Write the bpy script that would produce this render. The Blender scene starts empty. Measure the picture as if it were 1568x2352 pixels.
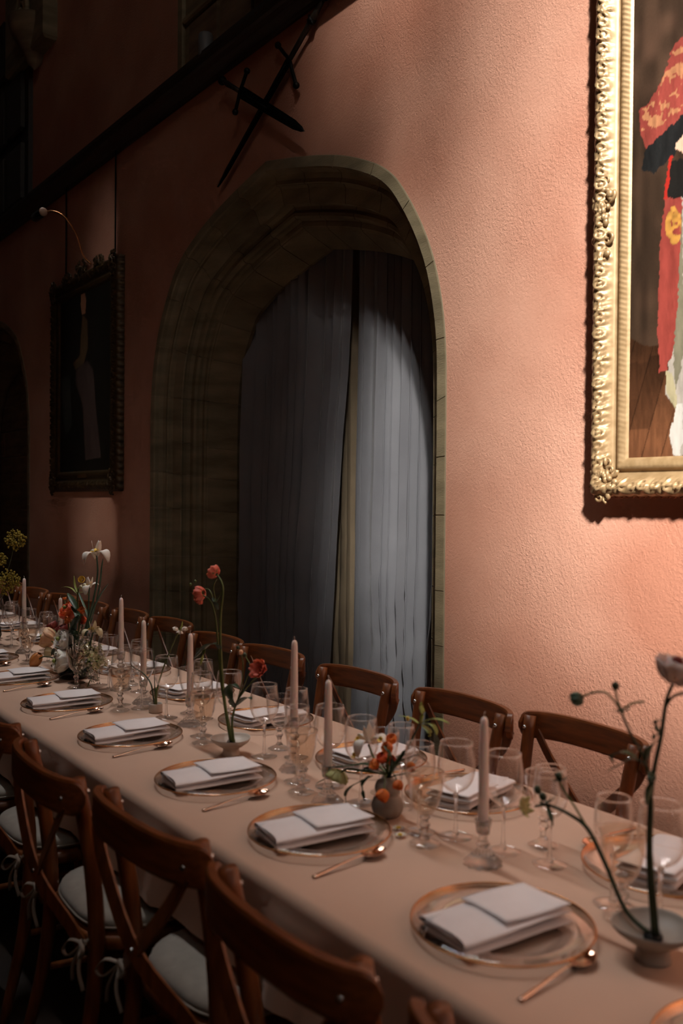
import bpy, bmesh, math, random
import numpy as np
from mathutils import Vector, Matrix
from mathutils.geometry import tessellate_polygon
random.seed(7); rng = np.random.default_rng(7)
PI = math.pi
SC = bpy.context.scene
COL = SC.collection

# ------------------------------------------------------------------ camera
F_PX, YAW, PITCH, ROLL = 2096.0, 0.9297, 0.0121, 0.0083
CAM_Z, TABLE_Z, WALL_Y = 1.516, 0.75, 2.60
def cam_axes():
    cy, sy, cp, sp = math.cos(YAW), math.sin(YAW), math.cos(PITCH), math.sin(PITCH)
    f = Vector((-sy*cp, cy*cp, -sp)); r = Vector((cy, sy, 0)); u = r.cross(f)
    cr, sr = math.cos(ROLL), math.sin(ROLL)
    return r*cr+u*sr, u*cr-r*sr, f
CR, CU, CF = cam_axes()
cam_data = bpy.data.cameras.new('camera'); cam = bpy.data.objects.new('camera', cam_data); COL.objects.link(cam)
cam.matrix_world = Matrix(((CR.x, CU.x, -CF.x, 0), (CR.y, CU.y, -CF.y, 0), (CR.z, CU.z, -CF.z, CAM_Z), (0, 0, 0, 1)))
cam_data.sensor_fit = 'VERTICAL'; cam_data.sensor_height = 36.0
cam_data.lens = F_PX*36.0/2352.0
cam_data.clip_start = 0.05
cam_data.dof.use_dof = True; cam_data.dof.focus_distance = 4.2; cam_data.dof.aperture_fstop = 2.8
SC.camera = cam

# ------------------------------------------------------------------ light and exposure
SC.view_settings.view_transform = 'Standard'; SC.view_settings.look = 'None'
SC.view_settings.gamma = 1.0; SC.view_settings.use_curve_mapping = False
SC.view_settings.exposure = 0.0
world = bpy.data.worlds.new('World'); SC.world = world; world.use_nodes = True
bg = world.node_tree.nodes['Background']
bg.inputs[0].default_value = (1.0, 0.945, 0.92, 1); bg.inputs[1].default_value = 62.0
SUN_DIR = Vector((-1.15, 1.0, -1.10)).normalized()
sun_d = bpy.data.lights.new('sun', 'SUN'); sun = bpy.data.objects.new('sun', sun_d); COL.objects.link(sun)
sun_d.energy = 510.0; sun_d.angle = math.radians(4.6); sun_d.color = (1.0, 0.97, 0.94)
sun.rotation_euler = SUN_DIR.to_track_quat('-Z', 'Y').to_euler(); sun.location = (8, -7, 12)
# hall shell extents
X0, X1, Y0, H_CEIL = -13.0, 9.0, -3.2, 13.0
# windows of the hall: (centre along wall, z bottom, z spring, half width)
WIN_SUN = [(5.50, 7.36, 8.4, 2.60)]                 # in the camera side wall
WIN_SLIT = [(0.10, 7.1, 9.9, 0.243)]
WIN_END = [(1.2, 4.0, 8.5, 1.0)]                   # in the right hand end wall (y centre)
ROOF_FILL = (-11.5, -1.7, 1.45, 1.93)                    # roof opening added to light the table: x0, x1, y0, y1
def portal(loc, rot, sx, sy):
    l = bpy.data.lights.new('window_daylight', 'AREA'); o = bpy.data.objects.new('window_daylight', l); COL.objects.link(o)
    l.shape = 'RECTANGLE'; l.size = sx; l.size_y = sy; l.cycles.is_portal = True
    o.location = loc; o.rotation_euler = rot
for (c, zb, zs, hw) in WIN_SUN+WIN_SLIT:
    portal((c, Y0-0.25, (zb+zs+1.74*hw)/2), (PI/2, 0, 0), 2*hw, zs+1.74*hw-zb)
for (c, zb, zs, hw) in WIN_END:
    portal((X1+0.25, c, (zb+zs+1.74*hw)/2), (PI/2, 0, PI/2), 2*hw, zs+1.74*hw-zb)
portal(((ROOF_FILL[0]+ROOF_FILL[1])/2, (ROOF_FILL[2]+ROOF_FILL[3])/2, H_CEIL+0.15), (0, 0, 0), ROOF_FILL[1]-ROOF_FILL[0], ROOF_FILL[3]-ROOF_FILL[2])
SC.cycles.max_bounces = 8; SC.cycles.diffuse_bounces = 4; SC.cycles.glossy_bounces = 4
SC.cycles.transmission_bounces = 7; SC.cycles.transparent_max_bounces = 16
SC.cycles.sample_clamp_indirect = 4.0; SC.cycles.caustics_reflective = False
SC.cycles.use_denoising = True; SC.cycles.use_adaptive_sampling = True; SC.cycles.adaptive_threshold = 0.06; SC.cycles.adaptive_min_samples = 16

# ------------------------------------------------------------------ helpers
def P(u, v, Y):
    """world point on the plane y = Y seen at photograph pixel (u, v)"""
    k = CR*((u-784)/F_PX) + CF - CU*((v-1176)/F_PX)
    k = k*(Y/k.y); return Vector((k.x, k.y, k.z+CAM_Z))
def px_of(p):
    q = Vector((p[0], p[1], p[2]-CAM_Z)); z = q.dot(CF)
    return 784+F_PX*q.dot(CR)/z, 1176-F_PX*q.dot(CU)/z
def srgb(r, g, b):
    def c(v):
        v = v/255.0
        return v/12.92 if v <= 0.04045 else ((v+0.055)/1.055)**2.4
    return (c(r), c(g), c(b), 1.0)
MATS = {}
def mat(name, c1, c2=None, rough=0.6, metal=0.0, scale=8.0, detail=4.0, bump=0.0, bscale=40.0, stretch=None, spec=0.5, trans=0.0, ior=1.45, sheen=0.0, sss=0.0, coord='Object', bdist=0.01):
    if name in MATS: return MATS[name]
    m = bpy.data.materials.new(name); m.use_nodes = True; nt = m.node_tree; N = nt.nodes; L = nt.links
    b = N['Principled BSDF']; b.inputs['Roughness'].default_value = rough; b.inputs['Metallic'].default_value = metal
    b.inputs['Specular IOR Level'].default_value = spec; b.inputs['IOR'].default_value = ior
    b.inputs['Transmission Weight'].default_value = trans
    if sheen: b.inputs['Sheen Weight'].default_value = sheen
    if sss:
        b.inputs['Subsurface Weight'].default_value = sss; b.inputs['Subsurface Scale'].default_value = 0.02
    b.inputs['Base Color'].default_value = c1
    tc = N.new('ShaderNodeTexCoord'); mp = N.new('ShaderNodeMapping'); L.new(tc.outputs[coord], mp.inputs[0])
    if stretch: mp.inputs['Scale'].default_value = stretch
    if c2 is not None:
        no = N.new('ShaderNodeTexNoise'); no.inputs['Scale'].default_value = scale; no.inputs['Detail'].default_value = detail
        L.new(mp.outputs[0], no.inputs['Vector'])
        cr = N.new('ShaderNodeValToRGB'); cr.color_ramp.elements[0].position = 0.32; cr.color_ramp.elements[1].position = 0.68
        cr.color_ramp.elements[0].color = c1; cr.color_ramp.elements[1].color = c2
        L.new(no.outputs[0], cr.inputs[0]); L.new(cr.outputs[0], b.inputs['Base Color'])
    if bump:
        n2 = N.new('ShaderNodeTexNoise'); n2.inputs['Scale'].default_value = bscale; n2.inputs['Detail'].default_value = 4
        L.new(mp.outputs[0], n2.inputs['Vector'])
        bp = N.new('ShaderNodeBump'); bp.inputs['Strength'].default_value = bump; bp.inputs['Distance'].default_value = bdist
        L.new(n2.outputs[0], bp.inputs['Height']); L.new(bp.outputs[0], b.inputs['Normal'])
    MATS[name] = m; return m
def thin_glass(name, tint, refl=1.0):
    if name in MATS: return MATS[name]
    m = bpy.data.materials.new(name); m.use_nodes = True; nt = m.node_tree; N = nt.nodes; L = nt.links
    N.remove(N['Principled BSDF']); out = N['Material Output']
    t = N.new('ShaderNodeBsdfTransparent'); t.inputs[0].default_value = tint
    g = N.new('ShaderNodeBsdfGlossy'); g.inputs['Roughness'].default_value = 0.02; g.inputs[0].default_value = (refl, refl, refl, 1)
    lw = N.new('ShaderNodeLayerWeight'); lw.inputs[0].default_value = 0.5
    pw = N.new('ShaderNodeMath'); pw.operation = 'POWER'; pw.inputs[1].default_value = 2.7; L.new(lw.outputs['Facing'], pw.inputs[0])
    fr = N.new('ShaderNodeMapRange'); fr.inputs[3].default_value = 0.035; fr.inputs[4].default_value = 0.95; L.new(pw.outputs[0], fr.inputs[0])
    mx = N.new('ShaderNodeMixShader'); L.new(fr.outputs[0], mx.inputs[0]); L.new(t.outputs[0], mx.inputs[1]); L.new(g.outputs[0], mx.inputs[2])
    L.new(mx.outputs[0], out.inputs[0]); MATS[name] = m; return m
def vcol_mat(name, rough=0.5, bump=0.15):
    if name in MATS: return MATS[name]
    m = mat(name, (0.5, 0.5, 0.5, 1), rough=rough, bump=bump, bscale=220, stretch=(1, 1, 0.4))
    a = m.node_tree.nodes.new('ShaderNodeVertexColor'); a.layer_name = 'paint'
    m.node_tree.links.new(a.outputs[0], m.node_tree.nodes['Principled BSDF'].inputs['Base Color']); return m

def mesh_of(name, verts, faces, material=None, smooth=True):
    me = bpy.data.meshes.new(name); me.from_pydata([tuple(v) for v in verts], [], [tuple(f) for f in faces])
    if material is not None: me.materials.append(material)
    if smooth: me.polygons.foreach_set('use_smooth', [True]*len(me.polygons))
    me.update(); return me
def link(name, me, parent=None, loc=None, rot=None):
    o = bpy.data.objects.new(name, me); COL.objects.link(o)
    if parent is not None: o.parent = parent
    if loc is not None: o.location = loc
    if rot is not None: o.rotation_euler = rot
    return o
class MB:
    def __init__(s): s.v = []; s.f = []
    def add(s, vf, M=None):
        v, f = vf; n = len(s.v)
        s.v += [tuple(M @ Vector(p)) if M is not None else tuple(p) for p in v]
        s.f += [tuple(i+n for i in q) for q in f]; return s
    def mesh(s, name, m, smooth=True): return mesh_of(name, s.v, s.f, m, smooth)
    def obj(s, name, m, parent=None, smooth=True, loc=None, rot=None): return link(name, s.mesh(name, m, smooth), parent, loc, rot)
def obj(name, vf, m, parent=None, smooth=True, loc=None, rot=None):
    return link(name, mesh_of(name, vf[0], vf[1], m, smooth), parent, loc, rot)
def box(x0, x1, y0, y1, z0, z1):
    v = [(x0, y0, z0), (x1, y0, z0), (x1, y1, z0), (x0, y1, z0), (x0, y0, z1), (x1, y0, z1), (x1, y1, z1), (x0, y1, z1)]
    return v, [(0, 3, 2, 1), (4, 5, 6, 7), (0, 1, 5, 4), (1, 2, 6, 5), (2, 3, 7, 6), (3, 0, 4, 7)]
def bevel_box(x0, x1, y0, y1, z0, z1, b=0.005):
    v = []; f = []
    for (z, i) in ((z0, b), (z0+b, 0), (z1-b, 0), (z1, b)):
        v += [(x0+i, y0+i, z), (x1-i, y0+i, z), (x1-i, y1-i, z), (x0+i, y1-i, z)]
    for k in range(3):
        for j in range(4): a = 4*k+j; c = 4*k+(j+1) % 4; f.append((a, c, c+4, a+4))
    f += [(3, 2, 1, 0), (12, 13, 14, 15)]; return v, f
def lathe(prof, n=24, fr=None):
    """prof: list of (r, z); fr(r, z, angle, i)->r may modulate"""
    v = []; f = []; m = len(prof)
    for i, (r, z) in enumerate(prof):
        for j in range(n):
            a = 2*PI*j/n; rr = fr(r, z, a, i) if fr else r
            v.append((rr*math.cos(a), rr*math.sin(a), z))
    for i in range(m-1):
        for j in range(n):
            f.append((i*n+j, i*n+(j+1) % n, (i+1)*n+(j+1) % n, (i+1)*n+j))
    if prof[0][0] > 1e-6: f.append(tuple(range(n-1, -1, -1)))
    if prof[-1][0] > 1e-6: f.append(tuple((m-1)*n+j for j in range(n)))
    return v, f
def lathe_closed(prof, n=24, fr=None):
    v = []; f = []; m = len(prof)
    for i, (r, z) in enumerate(prof):
        for j in range(n):
            a = 2*PI*j/n; rr = fr(r, z, a, i) if fr else r
            v.append((rr*math.cos(a), rr*math.sin(a), z))
    for i in range(m):
        k = (i+1) % m
        for j in range(n): f.append((i*n+j, i*n+(j+1) % n, k*n+(j+1) % n, k*n+j))
    return v, f
def spline(pts, n=6):
    """Catmull-Rom through pts, n samples per span"""
    p = [Vector(q) for q in pts]; p = [p[0]*2-p[1]]+p+[p[-1]*2-p[-2]]; out = []
    for i in range(1, len(p)-2):
        for k in range(n):
            t = k/n; a, b, c, d = p[i-1], p[i], p[i+1], p[i+2]
            out.append(0.5*((2*b)+(c-a)*t+(2*a-5*b+4*c-d)*t*t+(3*b-3*c+d-a)*t**3))
    out.append(p[-2].copy()); return out
def tube(pts, r, n=8, sx=1.0, up=None, cap=True):
    """r: float or list. elliptical via sx along the first frame axis"""
    pts = [Vector(q) for q in pts]; m = len(pts); v = []; f = []
    rs = r if isinstance(r, (list, tuple)) else [r]*m
    if len(rs) != m: rs = [rs[0]+(rs[-1]-rs[0])*i/(m-1) for i in range(m)] if len(rs) == 2 else [np.interp(i/(m-1), np.linspace(0, 1, len(rs)), rs) for i in range(m)]
    t0 = (pts[1]-pts[0]).normalized(); a = Vector(up) if up is not None else (Vector((0, 0, 1)) if abs(t0.z) < 0.9 else Vector((1, 0, 0)))
    x = (a-t0*a.dot(t0)).normalized()
    for i in range(m):
        t = (pts[min(i+1, m-1)]-pts[max(i-1, 0)]).normalized()
        x = (x-t*x.dot(t)).normalized(); y = t.cross(x)
        for j in range(n):
            an = 2*PI*j/n; v.append(pts[i]+x*(rs[i]*sx*math.cos(an))+y*(rs[i]*math.sin(an)))
    for i in range(m-1):
        for j in range(n): f.append((i*n+j, i*n+(j+1) % n, (i+1)*n+(j+1) % n, (i+1)*n+j))
    if cap: f += [tuple(range(n-1, -1, -1)), tuple((m-1)*n+j for j in range(n))]
    return v, f
def ribbon(pts, w, th, up):
    """flat bar: w half width along 'up' direction, th half thickness"""
    pts = [Vector(q) for q in pts]; m = len(pts); v = []; f = []; x = Vector(up)
    for i in range(m):
        t = (pts[min(i+1, m-1)]-pts[max(i-1, 0)]).normalized()
        x = (x-t*x.dot(t)).normalized(); y = t.cross(x); ww = w[i] if isinstance(w, (list, tuple)) else w
        for (a, b) in ((-1, -1), (1, -1), (1, 1), (-1, 1)): v.append(pts[i]+x*(ww*a)+y*(th*b))
    for i in range(m-1):
        for j in range(4): f.append((i*4+j, i*4+(j+1) % 4, i*4+4+(j+1) % 4, i*4+4+j))
    f += [(3, 2, 1, 0), tuple((m-1)*4+j for j in range(4))]; return v, f
def ball(r=1.0, c=(0, 0, 0), nu=10, nv=6, s=(1, 1, 1)):
    v = []; f = []
    for i in range(nv+1):
        a = PI*i/nv
        for j in range(nu): b = 2*PI*j/nu; v.append((c[0]+r*s[0]*math.sin(a)*math.cos(b), c[1]+r*s[1]*math.sin(a)*math.sin(b), c[2]+r*s[2]*math.cos(a)))
    for i in range(nv):
        for j in range(nu): f.append((i*nu+j, (i+1)*nu+j, (i+1)*nu+(j+1) % nu, i*nu+(j+1) % nu))
    return v, f
def grid(nu, nv, fn):
    v = [fn(i/(nu-1), j/(nv-1)) for j in range(nv) for i in range(nu)]
    f = [(j*nu+i, j*nu+i+1, (j+1)*nu+i+1, (j+1)*nu+i) for j in range(nv-1) for i in range(nu-1)]
    return v, f
def tag(o, label, cat=None, group=None, kind=None):
    o['label'] = label
    if cat: o['category'] = cat
    if group: o['group'] = group
    if kind: o['kind'] = kind
    return o
def thing(name, label, cat, loc=(0, 0, 0), rz=0.0, group=None, kind=None):
    o = bpy.data.objects.new(name, None); COL.objects.link(o); o.empty_display_size = 0.05
    o.location = loc; o.rotation_euler = (0, 0, rz); return tag(o, label, cat, group, kind)
def dup(root, label, loc, rz=0.0, group=None):
    r = root.copy(); COL.objects.link(r); r.location = loc; r.rotation_euler = (0, 0, rz); r['label'] = label
    if group: r['group'] = group
    for ch in list(root.children):
        c = ch.copy(); COL.objects.link(c); c.parent = r
        for g in ch.children:
            d = g.copy(); COL.objects.link(d); d.parent = c
    return r
def place(proto, state, label, loc, rz=0.0, group=None):
    if not state.get('used'):
        state['used'] = True; proto.location = loc; proto.rotation_euler = (0, 0, rz); proto['label'] = label
        if group: proto['group'] = group
        return proto
    return dup(proto, label, loc, rz, group)
def struct(o, label): o['kind'] = 'structure'; o['label'] = label; return o
ORD = ['first', 'second', 'third', 'fourth', 'fifth', 'sixth', 'seventh', 'eighth', 'ninth', 'tenth', 'eleventh', 'twelfth', 'thirteenth', 'fourteenth']

# ------------------------------------------------------------------ materials
def wall_material():
    m = mat('terracotta_plaster', srgb(180, 122, 99), srgb(208, 156, 133), rough=0.55, scale=1.3, detail=5, spec=0.42)
    nt = m.node_tree; N = nt.nodes; L = nt.links; b = N['Principled BSDF']
    mp = [n for n in N if n.type == 'MAPPING'][0]
    # trowelled relief: stretched noise plus scattered blisters
    hs = []
    for (sc, st, w) in ((80.0, (1, 1, 1.0), 0.42), (170.0, (1, 1, 1.0), 0.25), (12.0, (1, 1, 0.7), 0.22)):
        mm = N.new('ShaderNodeMapping'); mm.inputs['Scale'].default_value = st; mm.inputs['Rotation'].default_value = (0, 0.5, 0); L.new(mp.outputs[0], mm.inputs[0])
        n = N.new('ShaderNodeTexNoise'); n.inputs['Scale'].default_value = sc; n.inputs['Detail'].default_value = 3; n.inputs['Distortion'].default_value = 0.15
        L.new(mm.outputs[0], n.inputs['Vector']); mu = N.new('ShaderNodeMath'); mu.operation = 'MULTIPLY'; mu.inputs[1].default_value = w; L.new(n.outputs[0], mu.inputs[0]); hs.append(mu)
    # patches where the relief is rougher
    pn = N.new('ShaderNodeTexNoise'); pn.inputs['Scale'].default_value = 1.6; pn.inputs['Detail'].default_value = 2; L.new(mp.outputs[0], pn.inputs['Vector'])
    pr = N.new('ShaderNodeMapRange'); pr.inputs[1].default_value = 0.3; pr.inputs[2].default_value = 0.7; pr.inputs[3].default_value = 0.35; pr.inputs[4].default_value = 1.0; L.new(pn.outputs[0], pr.inputs[0])
    a1 = N.new('ShaderNodeMath'); a1.operation = 'ADD'; L.new(hs[0].outputs[0], a1.inputs[0]); L.new(hs[1].outputs[0], a1.inputs[1])
    a2 = N.new('ShaderNodeMath'); a2.operation = 'MULTIPLY'; L.new(a1.outputs[0], a2.inputs[0]); L.new(pr.outputs[0], a2.inputs[1])
    a3 = N.new('ShaderNodeMath'); a3.operation = 'ADD'; L.new(a2.outputs[0], a3.inputs[0]); L.new(hs[2].outputs[0], a3.inputs[1])
    bp = N.new('ShaderNodeBump'); bp.inputs['Strength'].default_value = 0.9; bp.inputs['Distance'].default_value = 0.012
    L.new(a3.outputs[0], bp.inputs['Height']); L.new(bp.outputs[0], b.inputs['Normal'])
    return m
M_WALL = wall_material()
M_STONE = mat('sandstone', srgb(110, 98, 74), srgb(142, 128, 100), rough=0.85, scale=3.0, detail=8, bump=0.3, bscale=60, stretch=(1, 1, 4.5))
M_STONE2 = mat('sandstone_brown', srgb(98, 80, 60), srgb(134, 112, 86), rough=0.85, scale=2.4, detail=8, bump=0.3, bscale=50, stretch=(1, 1, 6))
def vary(m, amt):
    nt = m.node_tree; N = nt.nodes; L = nt.links; b = N['Principled BSDF']; src = b.inputs['Base Color'].links[0].from_socket
    oi = N.new('ShaderNodeObjectInfo'); mr = N.new('ShaderNodeMapRange'); mr.inputs[3].default_value = 1-amt; mr.inputs[4].default_value = 1+amt; L.new(oi.outputs['Random'], mr.inputs[0])
    hs = N.new('ShaderNodeHueSaturation'); L.new(mr.outputs[0], hs.inputs['Value']); L.new(src, hs.inputs['Color']); L.new(hs.outputs[0], b.inputs['Base Color'])
vary(M_STONE, 0.12); vary(M_STONE2, 0.12)
M_MORTAR = mat('lime_mortar', srgb(150, 138, 116), rough=0.9)
M_DARKWOOD = mat('dark_oak', srgb(34, 28, 22), srgb(48, 40, 31), rough=0.5, scale=6, stretch=(0.4, 6, 6), bump=0.2)
M_FLOOR = mat('dark_floor', srgb(40, 32, 26), srgb(56, 46, 37), rough=0.6, scale=4)
M_WOOD = mat('walnut_stain', srgb(98, 53, 25), srgb(138, 80, 40), rough=0.38, scale=9, stretch=(6, 6, 0.8), bump=0.08, bscale=60)
M_WOODH = mat('walnut_stain_across', srgb(98, 53, 25), srgb(136, 78, 39), rough=0.36, scale=9, stretch=(0.8, 6, 8), bump=0.08, bscale=60)
M_CUSH = mat('seat_linen', srgb(150, 145, 135), srgb(162, 156, 146), rough=0.9, scale=30, bump=0.15, bscale=500, sheen=0.2)
M_TIE = mat('cushion_tie', srgb(170, 164, 152), rough=0.9)
M_CLOTH = mat('tablecloth_linen', srgb(200, 168, 146), srgb(208, 176, 154), rough=0.85, scale=3, bump=0.12, bscale=600, sheen=0.15, spec=0.2)
M_NAP = mat('white_linen', srgb(232, 226, 226), srgb(238, 233, 233), rough=0.85, scale=20, bump=0.1, bscale=700, sheen=0.2, spec=0.2)
M_CURT = mat('grey_satin', srgb(112, 112, 117), srgb(124, 124, 129), rough=0.42, scale=2.5, spec=0.5, bump=0.08, bscale=9, bdist=0.03, sheen=0.2)
M_LINING = mat('beige_lining', srgb(128, 112, 90), srgb(138, 121, 98), rough=0.9, scale=10, bump=0.1, bscale=400)
M_GOLD = mat('gilt', srgb(146, 118, 82), srgb(168, 139, 102), rough=0.42, metal=0.35, scale=30, spec=0.6)
M_GOLDD = mat('old_gilt', srgb(52, 38, 22), srgb(78, 58, 32), rough=0.4, metal=0.5, scale=25)
M_GOLDSIDE = mat('gilt_side', srgb(150, 84, 48), srgb(170, 100, 60), rough=0.5, metal=0.3, scale=30)
M_IRON = mat('black_iron', srgb(22, 22, 22), srgb(32, 31, 30), rough=0.42, metal=0.8, scale=20, bump=0.1)
M_WAX = mat('white_wax', srgb(236, 224, 216), rough=0.45, sss=0.25, spec=0.4)
M_WICK = mat('wick', srgb(200, 190, 180), rough=0.9)
M_RIM = mat('gold_rim', srgb(196, 138, 88), rough=0.25, metal=0.9)
M_SPOON = mat('polished_copper_steel', srgb(214, 180, 158), rough=0.12, metal=1.0)
M_BOLT = mat('steel_bolt', srgb(190, 190, 190), rough=0.25, metal=1.0)
M_CER = mat('pale_ceramic', srgb(190, 178, 166), srgb(200, 188, 176), rough=0.45, scale=20)
M_CERG = mat('grey_ceramic', srgb(140, 131, 122), srgb(152, 143, 133), rough=0.5, scale=20)
M_BLACK = mat('dark_bowl_glaze', srgb(26, 28, 24), rough=0.25)
def clear_solid_glass():
    m = mat('solid_glass', (1, 1, 1, 1), rough=0.0, trans=1.0, ior=1.47); nt = m.node_tree; N = nt.nodes; L = nt.links
    t = N.new('ShaderNodeBsdfTransparent'); mx = N.new('ShaderNodeMixShader'); mx.inputs[0].default_value = 0.75
    L.new(t.outputs[0], mx.inputs[1]); L.new(N['Principled BSDF'].outputs[0], mx.inputs[2]); L.new(mx.outputs[0], N['Material Output'].inputs[0]); return m
M_GL = clear_solid_glass()
M_GLT = thin_glass('thin_clear_glass', (0.99, 0.985, 0.98, 1))
M_AMB = thin_glass('thin_amber_glass', (0.96, 0.915, 0.865, 1))
M_PLT = thin_glass('plate_glass', (0.985, 0.98, 0.975, 1))
M_STEM = mat('green_stem', srgb(70, 84, 38), srgb(96, 106, 52), rough=0.5, scale=20)
M_STEMD = mat('dark_green_stem', srgb(40, 52, 30), srgb(56, 66, 38), rough=0.5, scale=20)
M_LEAF = mat('dark_green_leaf', srgb(32, 54, 34), srgb(48, 72, 42), rough=0.45, scale=15)
M_LEAFL = mat('light_green_leaf', srgb(120, 136, 62), srgb(150, 160, 84), rough=0.5, scale=15)
M_LEAFB = mat('blue_green_leaf', srgb(64, 90, 72), srgb(84, 110, 88), rough=0.45, scale=15)
M_CORAL = mat('coral_petal', srgb(214, 92, 74), srgb(226, 122, 100), rough=0.6, scale=30, sss=0.15)
M_ORANGE = mat('orange_petal', srgb(214, 96, 34), srgb(228, 122, 48), rough=0.6, scale=30, sss=0.15)
M_REDOR = mat('red_orange_petal', srgb(206, 72, 40), srgb(220, 98, 56), rough=0.6, scale=30, sss=0.15)
M_MAROON = mat('maroon_petal', srgb(92, 22, 16), srgb(120, 34, 20), rough=0.6, scale=40)
M_PEACH = mat('peach_petal', srgb(232, 176, 140), srgb(238, 198, 158), rough=0.6, scale=25, sss=0.15)
M_WHITEP = mat('white_petal', srgb(228, 218, 206), srgb(236, 228, 216), rough=0.6, scale=25, sss=0.15)
M_CREAM = mat('cream_petal', srgb(226, 214, 170), srgb(232, 222, 186), rough=0.6, scale=25, sss=0.1)
M_YEL = mat('yellow_petal', srgb(216, 178, 62), srgb(222, 190, 88), rough=0.6, scale=25)
M_PINK = mat('pale_pink_petal', srgb(206, 182, 176), srgb(214, 194, 188), rough=0.6, scale=25, sss=0.1)
M_GPET = mat('pale_green_petal', srgb(170, 168, 110), srgb(186, 184, 130), rough=0.6, scale=25)
M_MIM = mat('mimosa_yellow', srgb(120, 104, 24), srgb(140, 122, 34), rough=0.8, scale=30)
M_TUL = mat('bronze_tulip_petal', srgb(176, 104, 46), srgb(196, 122, 60), rough=0.5, scale=20)
M_DIMPANE = thin_glass('dimmed_window_glass', (0.042, 0.0416, 0.04, 1))  # panes darkened to hold back sky light entering the hall

# ------------------------------------------------------------------ arch outline
D = WALL_Y
HALF = [(0.0, 0.695), (0.14, 0.664), (0.254, 0.632), (0.344, 0.594), (0.392, 0.565), (0.427, 0.531), (0.472, 0.467), (0.505, 0.403), (0.524, 0.344), (0.5365, 0.279), (0.5415, 0.21)]
def arch_path(scale=1.0, n=9):
    """polyline from left foot over the apex to right foot, in (dx, z), metres"""
    cur = [(q.x*D*scale, CAM_Z+q.z*D) for q in spline([(x, 0, z) for x, z in HALF], n)]
    zs = cur[-1][1]; down = [(cur[-1][0], zs-(zs)*k/20) for k in range(1, 21)]
    right = cur+down
    left = [(-x, z) for x, z in reversed(right)]
    return left[:-1]+right
def offset_path(path, o):
    n = len(path); out = []
    for i, (x, z) in enumerate(path):
        def nrm(a, b):
            tx, tz = b[0]-a[0], b[1]-a[1]; l = math.hypot(tx, tz); return (tz/l, -tx/l)
        n1 = nrm(path[max(i-1, 0)], path[i]) if i > 0 else nrm(path[0], path[1])
        n2 = nrm(path[i], path[i+1]) if i < n-1 else n1
        nx, nz = n1[0]+n2[0], n1[1]+n2[1]; l = math.hypot(nx, nz); nx /= l; nz /= l
        c = max(0.5, nx*n1[0]+nz*n1[1]); out.append((x+nx*o/c, z+nz*o/c))
    ap = (n-1)//2
    for _ in range(int(6+110*abs(o))):             # ease the offset curve, keeping apex and feet
        out = [q if i in (0, ap, n-1) else ((out[i-1][0]+2*q[0]+out[i+1][0])/4, (out[i-1][1]+2*q[1]+out[i+1][1])/4) for i, q in enumerate(out)]
    return out
ARCH1_X, ARCH2_X = -1.608*D, -3.645*D
PATH = arch_path()

def holed_wall(name, axis_pts, holes, to3, thick, m, label):
    """flat wall with openings; to3(a, z, depth) -> xyz"""
    polys = [axis_pts]+holes
    tri = tessellate_polygon([[Vector((a, z, 0)) for a, z in pl] for pl in polys])
    flat = [p for pl in polys for p in pl]; n = len(flat)
    v = [to3(a, z, 0) for a, z in flat]+[to3(a, z, thick) for a, z in flat]
    f = [tuple(t) for t in tri]+[tuple(i+n for i in reversed(t)) for t in tri]
    k = 0
    for pl in polys:
        for i in range(len(pl)): a = k+i; b = k+(i+1) % len(pl); f.append((a, b, b+n, a+n))
        k += len(pl)
    me = mesh_of(name, v, f, m, smooth=False)
    bm = bmesh.new(); bm.from_mesh(me); bmesh.ops.recalc_face_normals(bm, faces=bm.faces); bm.to_mesh(me); bm.free()
    return struct(link(name, me), label)

# ------------------------------------------------------------------ room shell
struct(obj('floor', box(X0-0.5, X1+0.5, Y0-0.5, 4.2, -0.2, 0), M_FLOOR, smooth=False), 'dark floor of the hall under the table')
def arch_hole(cx): return [(cx+x, max(z, 0.002)) for x, z in reversed(PATH)]
wb = holed_wall('wall_back', [(X0, 0.0), (X1, 0.0), (X1, H_CEIL), (X0, H_CEIL)], [arch_hole(ARCH1_X), arch_hole(ARCH2_X)],
           lambda a, z, t: (a, WALL_Y+t, z), 0.9, M_WALL, 'rough terracotta plastered wall with pointed stone arches')
obj('recess_back', box(-12.0, -2.0, 3.5, 3.9, 0, 4.2), M_STONE2, wb, smooth=False)
cl = holed_wall('ceiling', [(X0-0.5, Y0-0.5), (X1+0.5, Y0-0.5), (X1+0.5, 4.2), (X0-0.5, 4.2)], [[(ROOF_FILL[0], ROOF_FILL[2]), (ROOF_FILL[1], ROOF_FILL[2]), (ROOF_FILL[1], ROOF_FILL[3]), (ROOF_FILL[0], ROOF_FILL[3])]],
           lambda a, b, t: (a, b, H_CEIL+t), 0.2, M_DARKWOOD, 'dark timber ceiling with an added fill-light opening')
for (a0, a1, b0, b1) in ((ROOF_FILL[0]-0.1, ROOF_FILL[1]+0.1, ROOF_FILL[2]-0.1, ROOF_FILL[2]), (ROOF_FILL[0]-0.1, ROOF_FILL[1]+0.1, ROOF_FILL[3], ROOF_FILL[3]+0.1), (ROOF_FILL[0]-0.1, ROOF_FILL[0], ROOF_FILL[2], ROOF_FILL[3]), (ROOF_FILL[1], ROOF_FILL[1]+0.1, ROOF_FILL[2], ROOF_FILL[3])):
    obj('light_baffle', box(a0, a1, b0, b1, 8.9, H_CEIL+0.01), M_DARKWOOD, cl, smooth=False)  # added baffles keep the roof light off the wall and chairs
for k in range(8):
    x = ROOF_FILL[0]+(ROOF_FILL[1]-ROOF_FILL[0])*k/7; obj('glazing_bar', box(x-0.025, x+0.025, ROOF_FILL[2], ROOF_FILL[3], H_CEIL+0.02, H_CEIL+0.08), M_IRON, cl, smooth=False)
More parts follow.
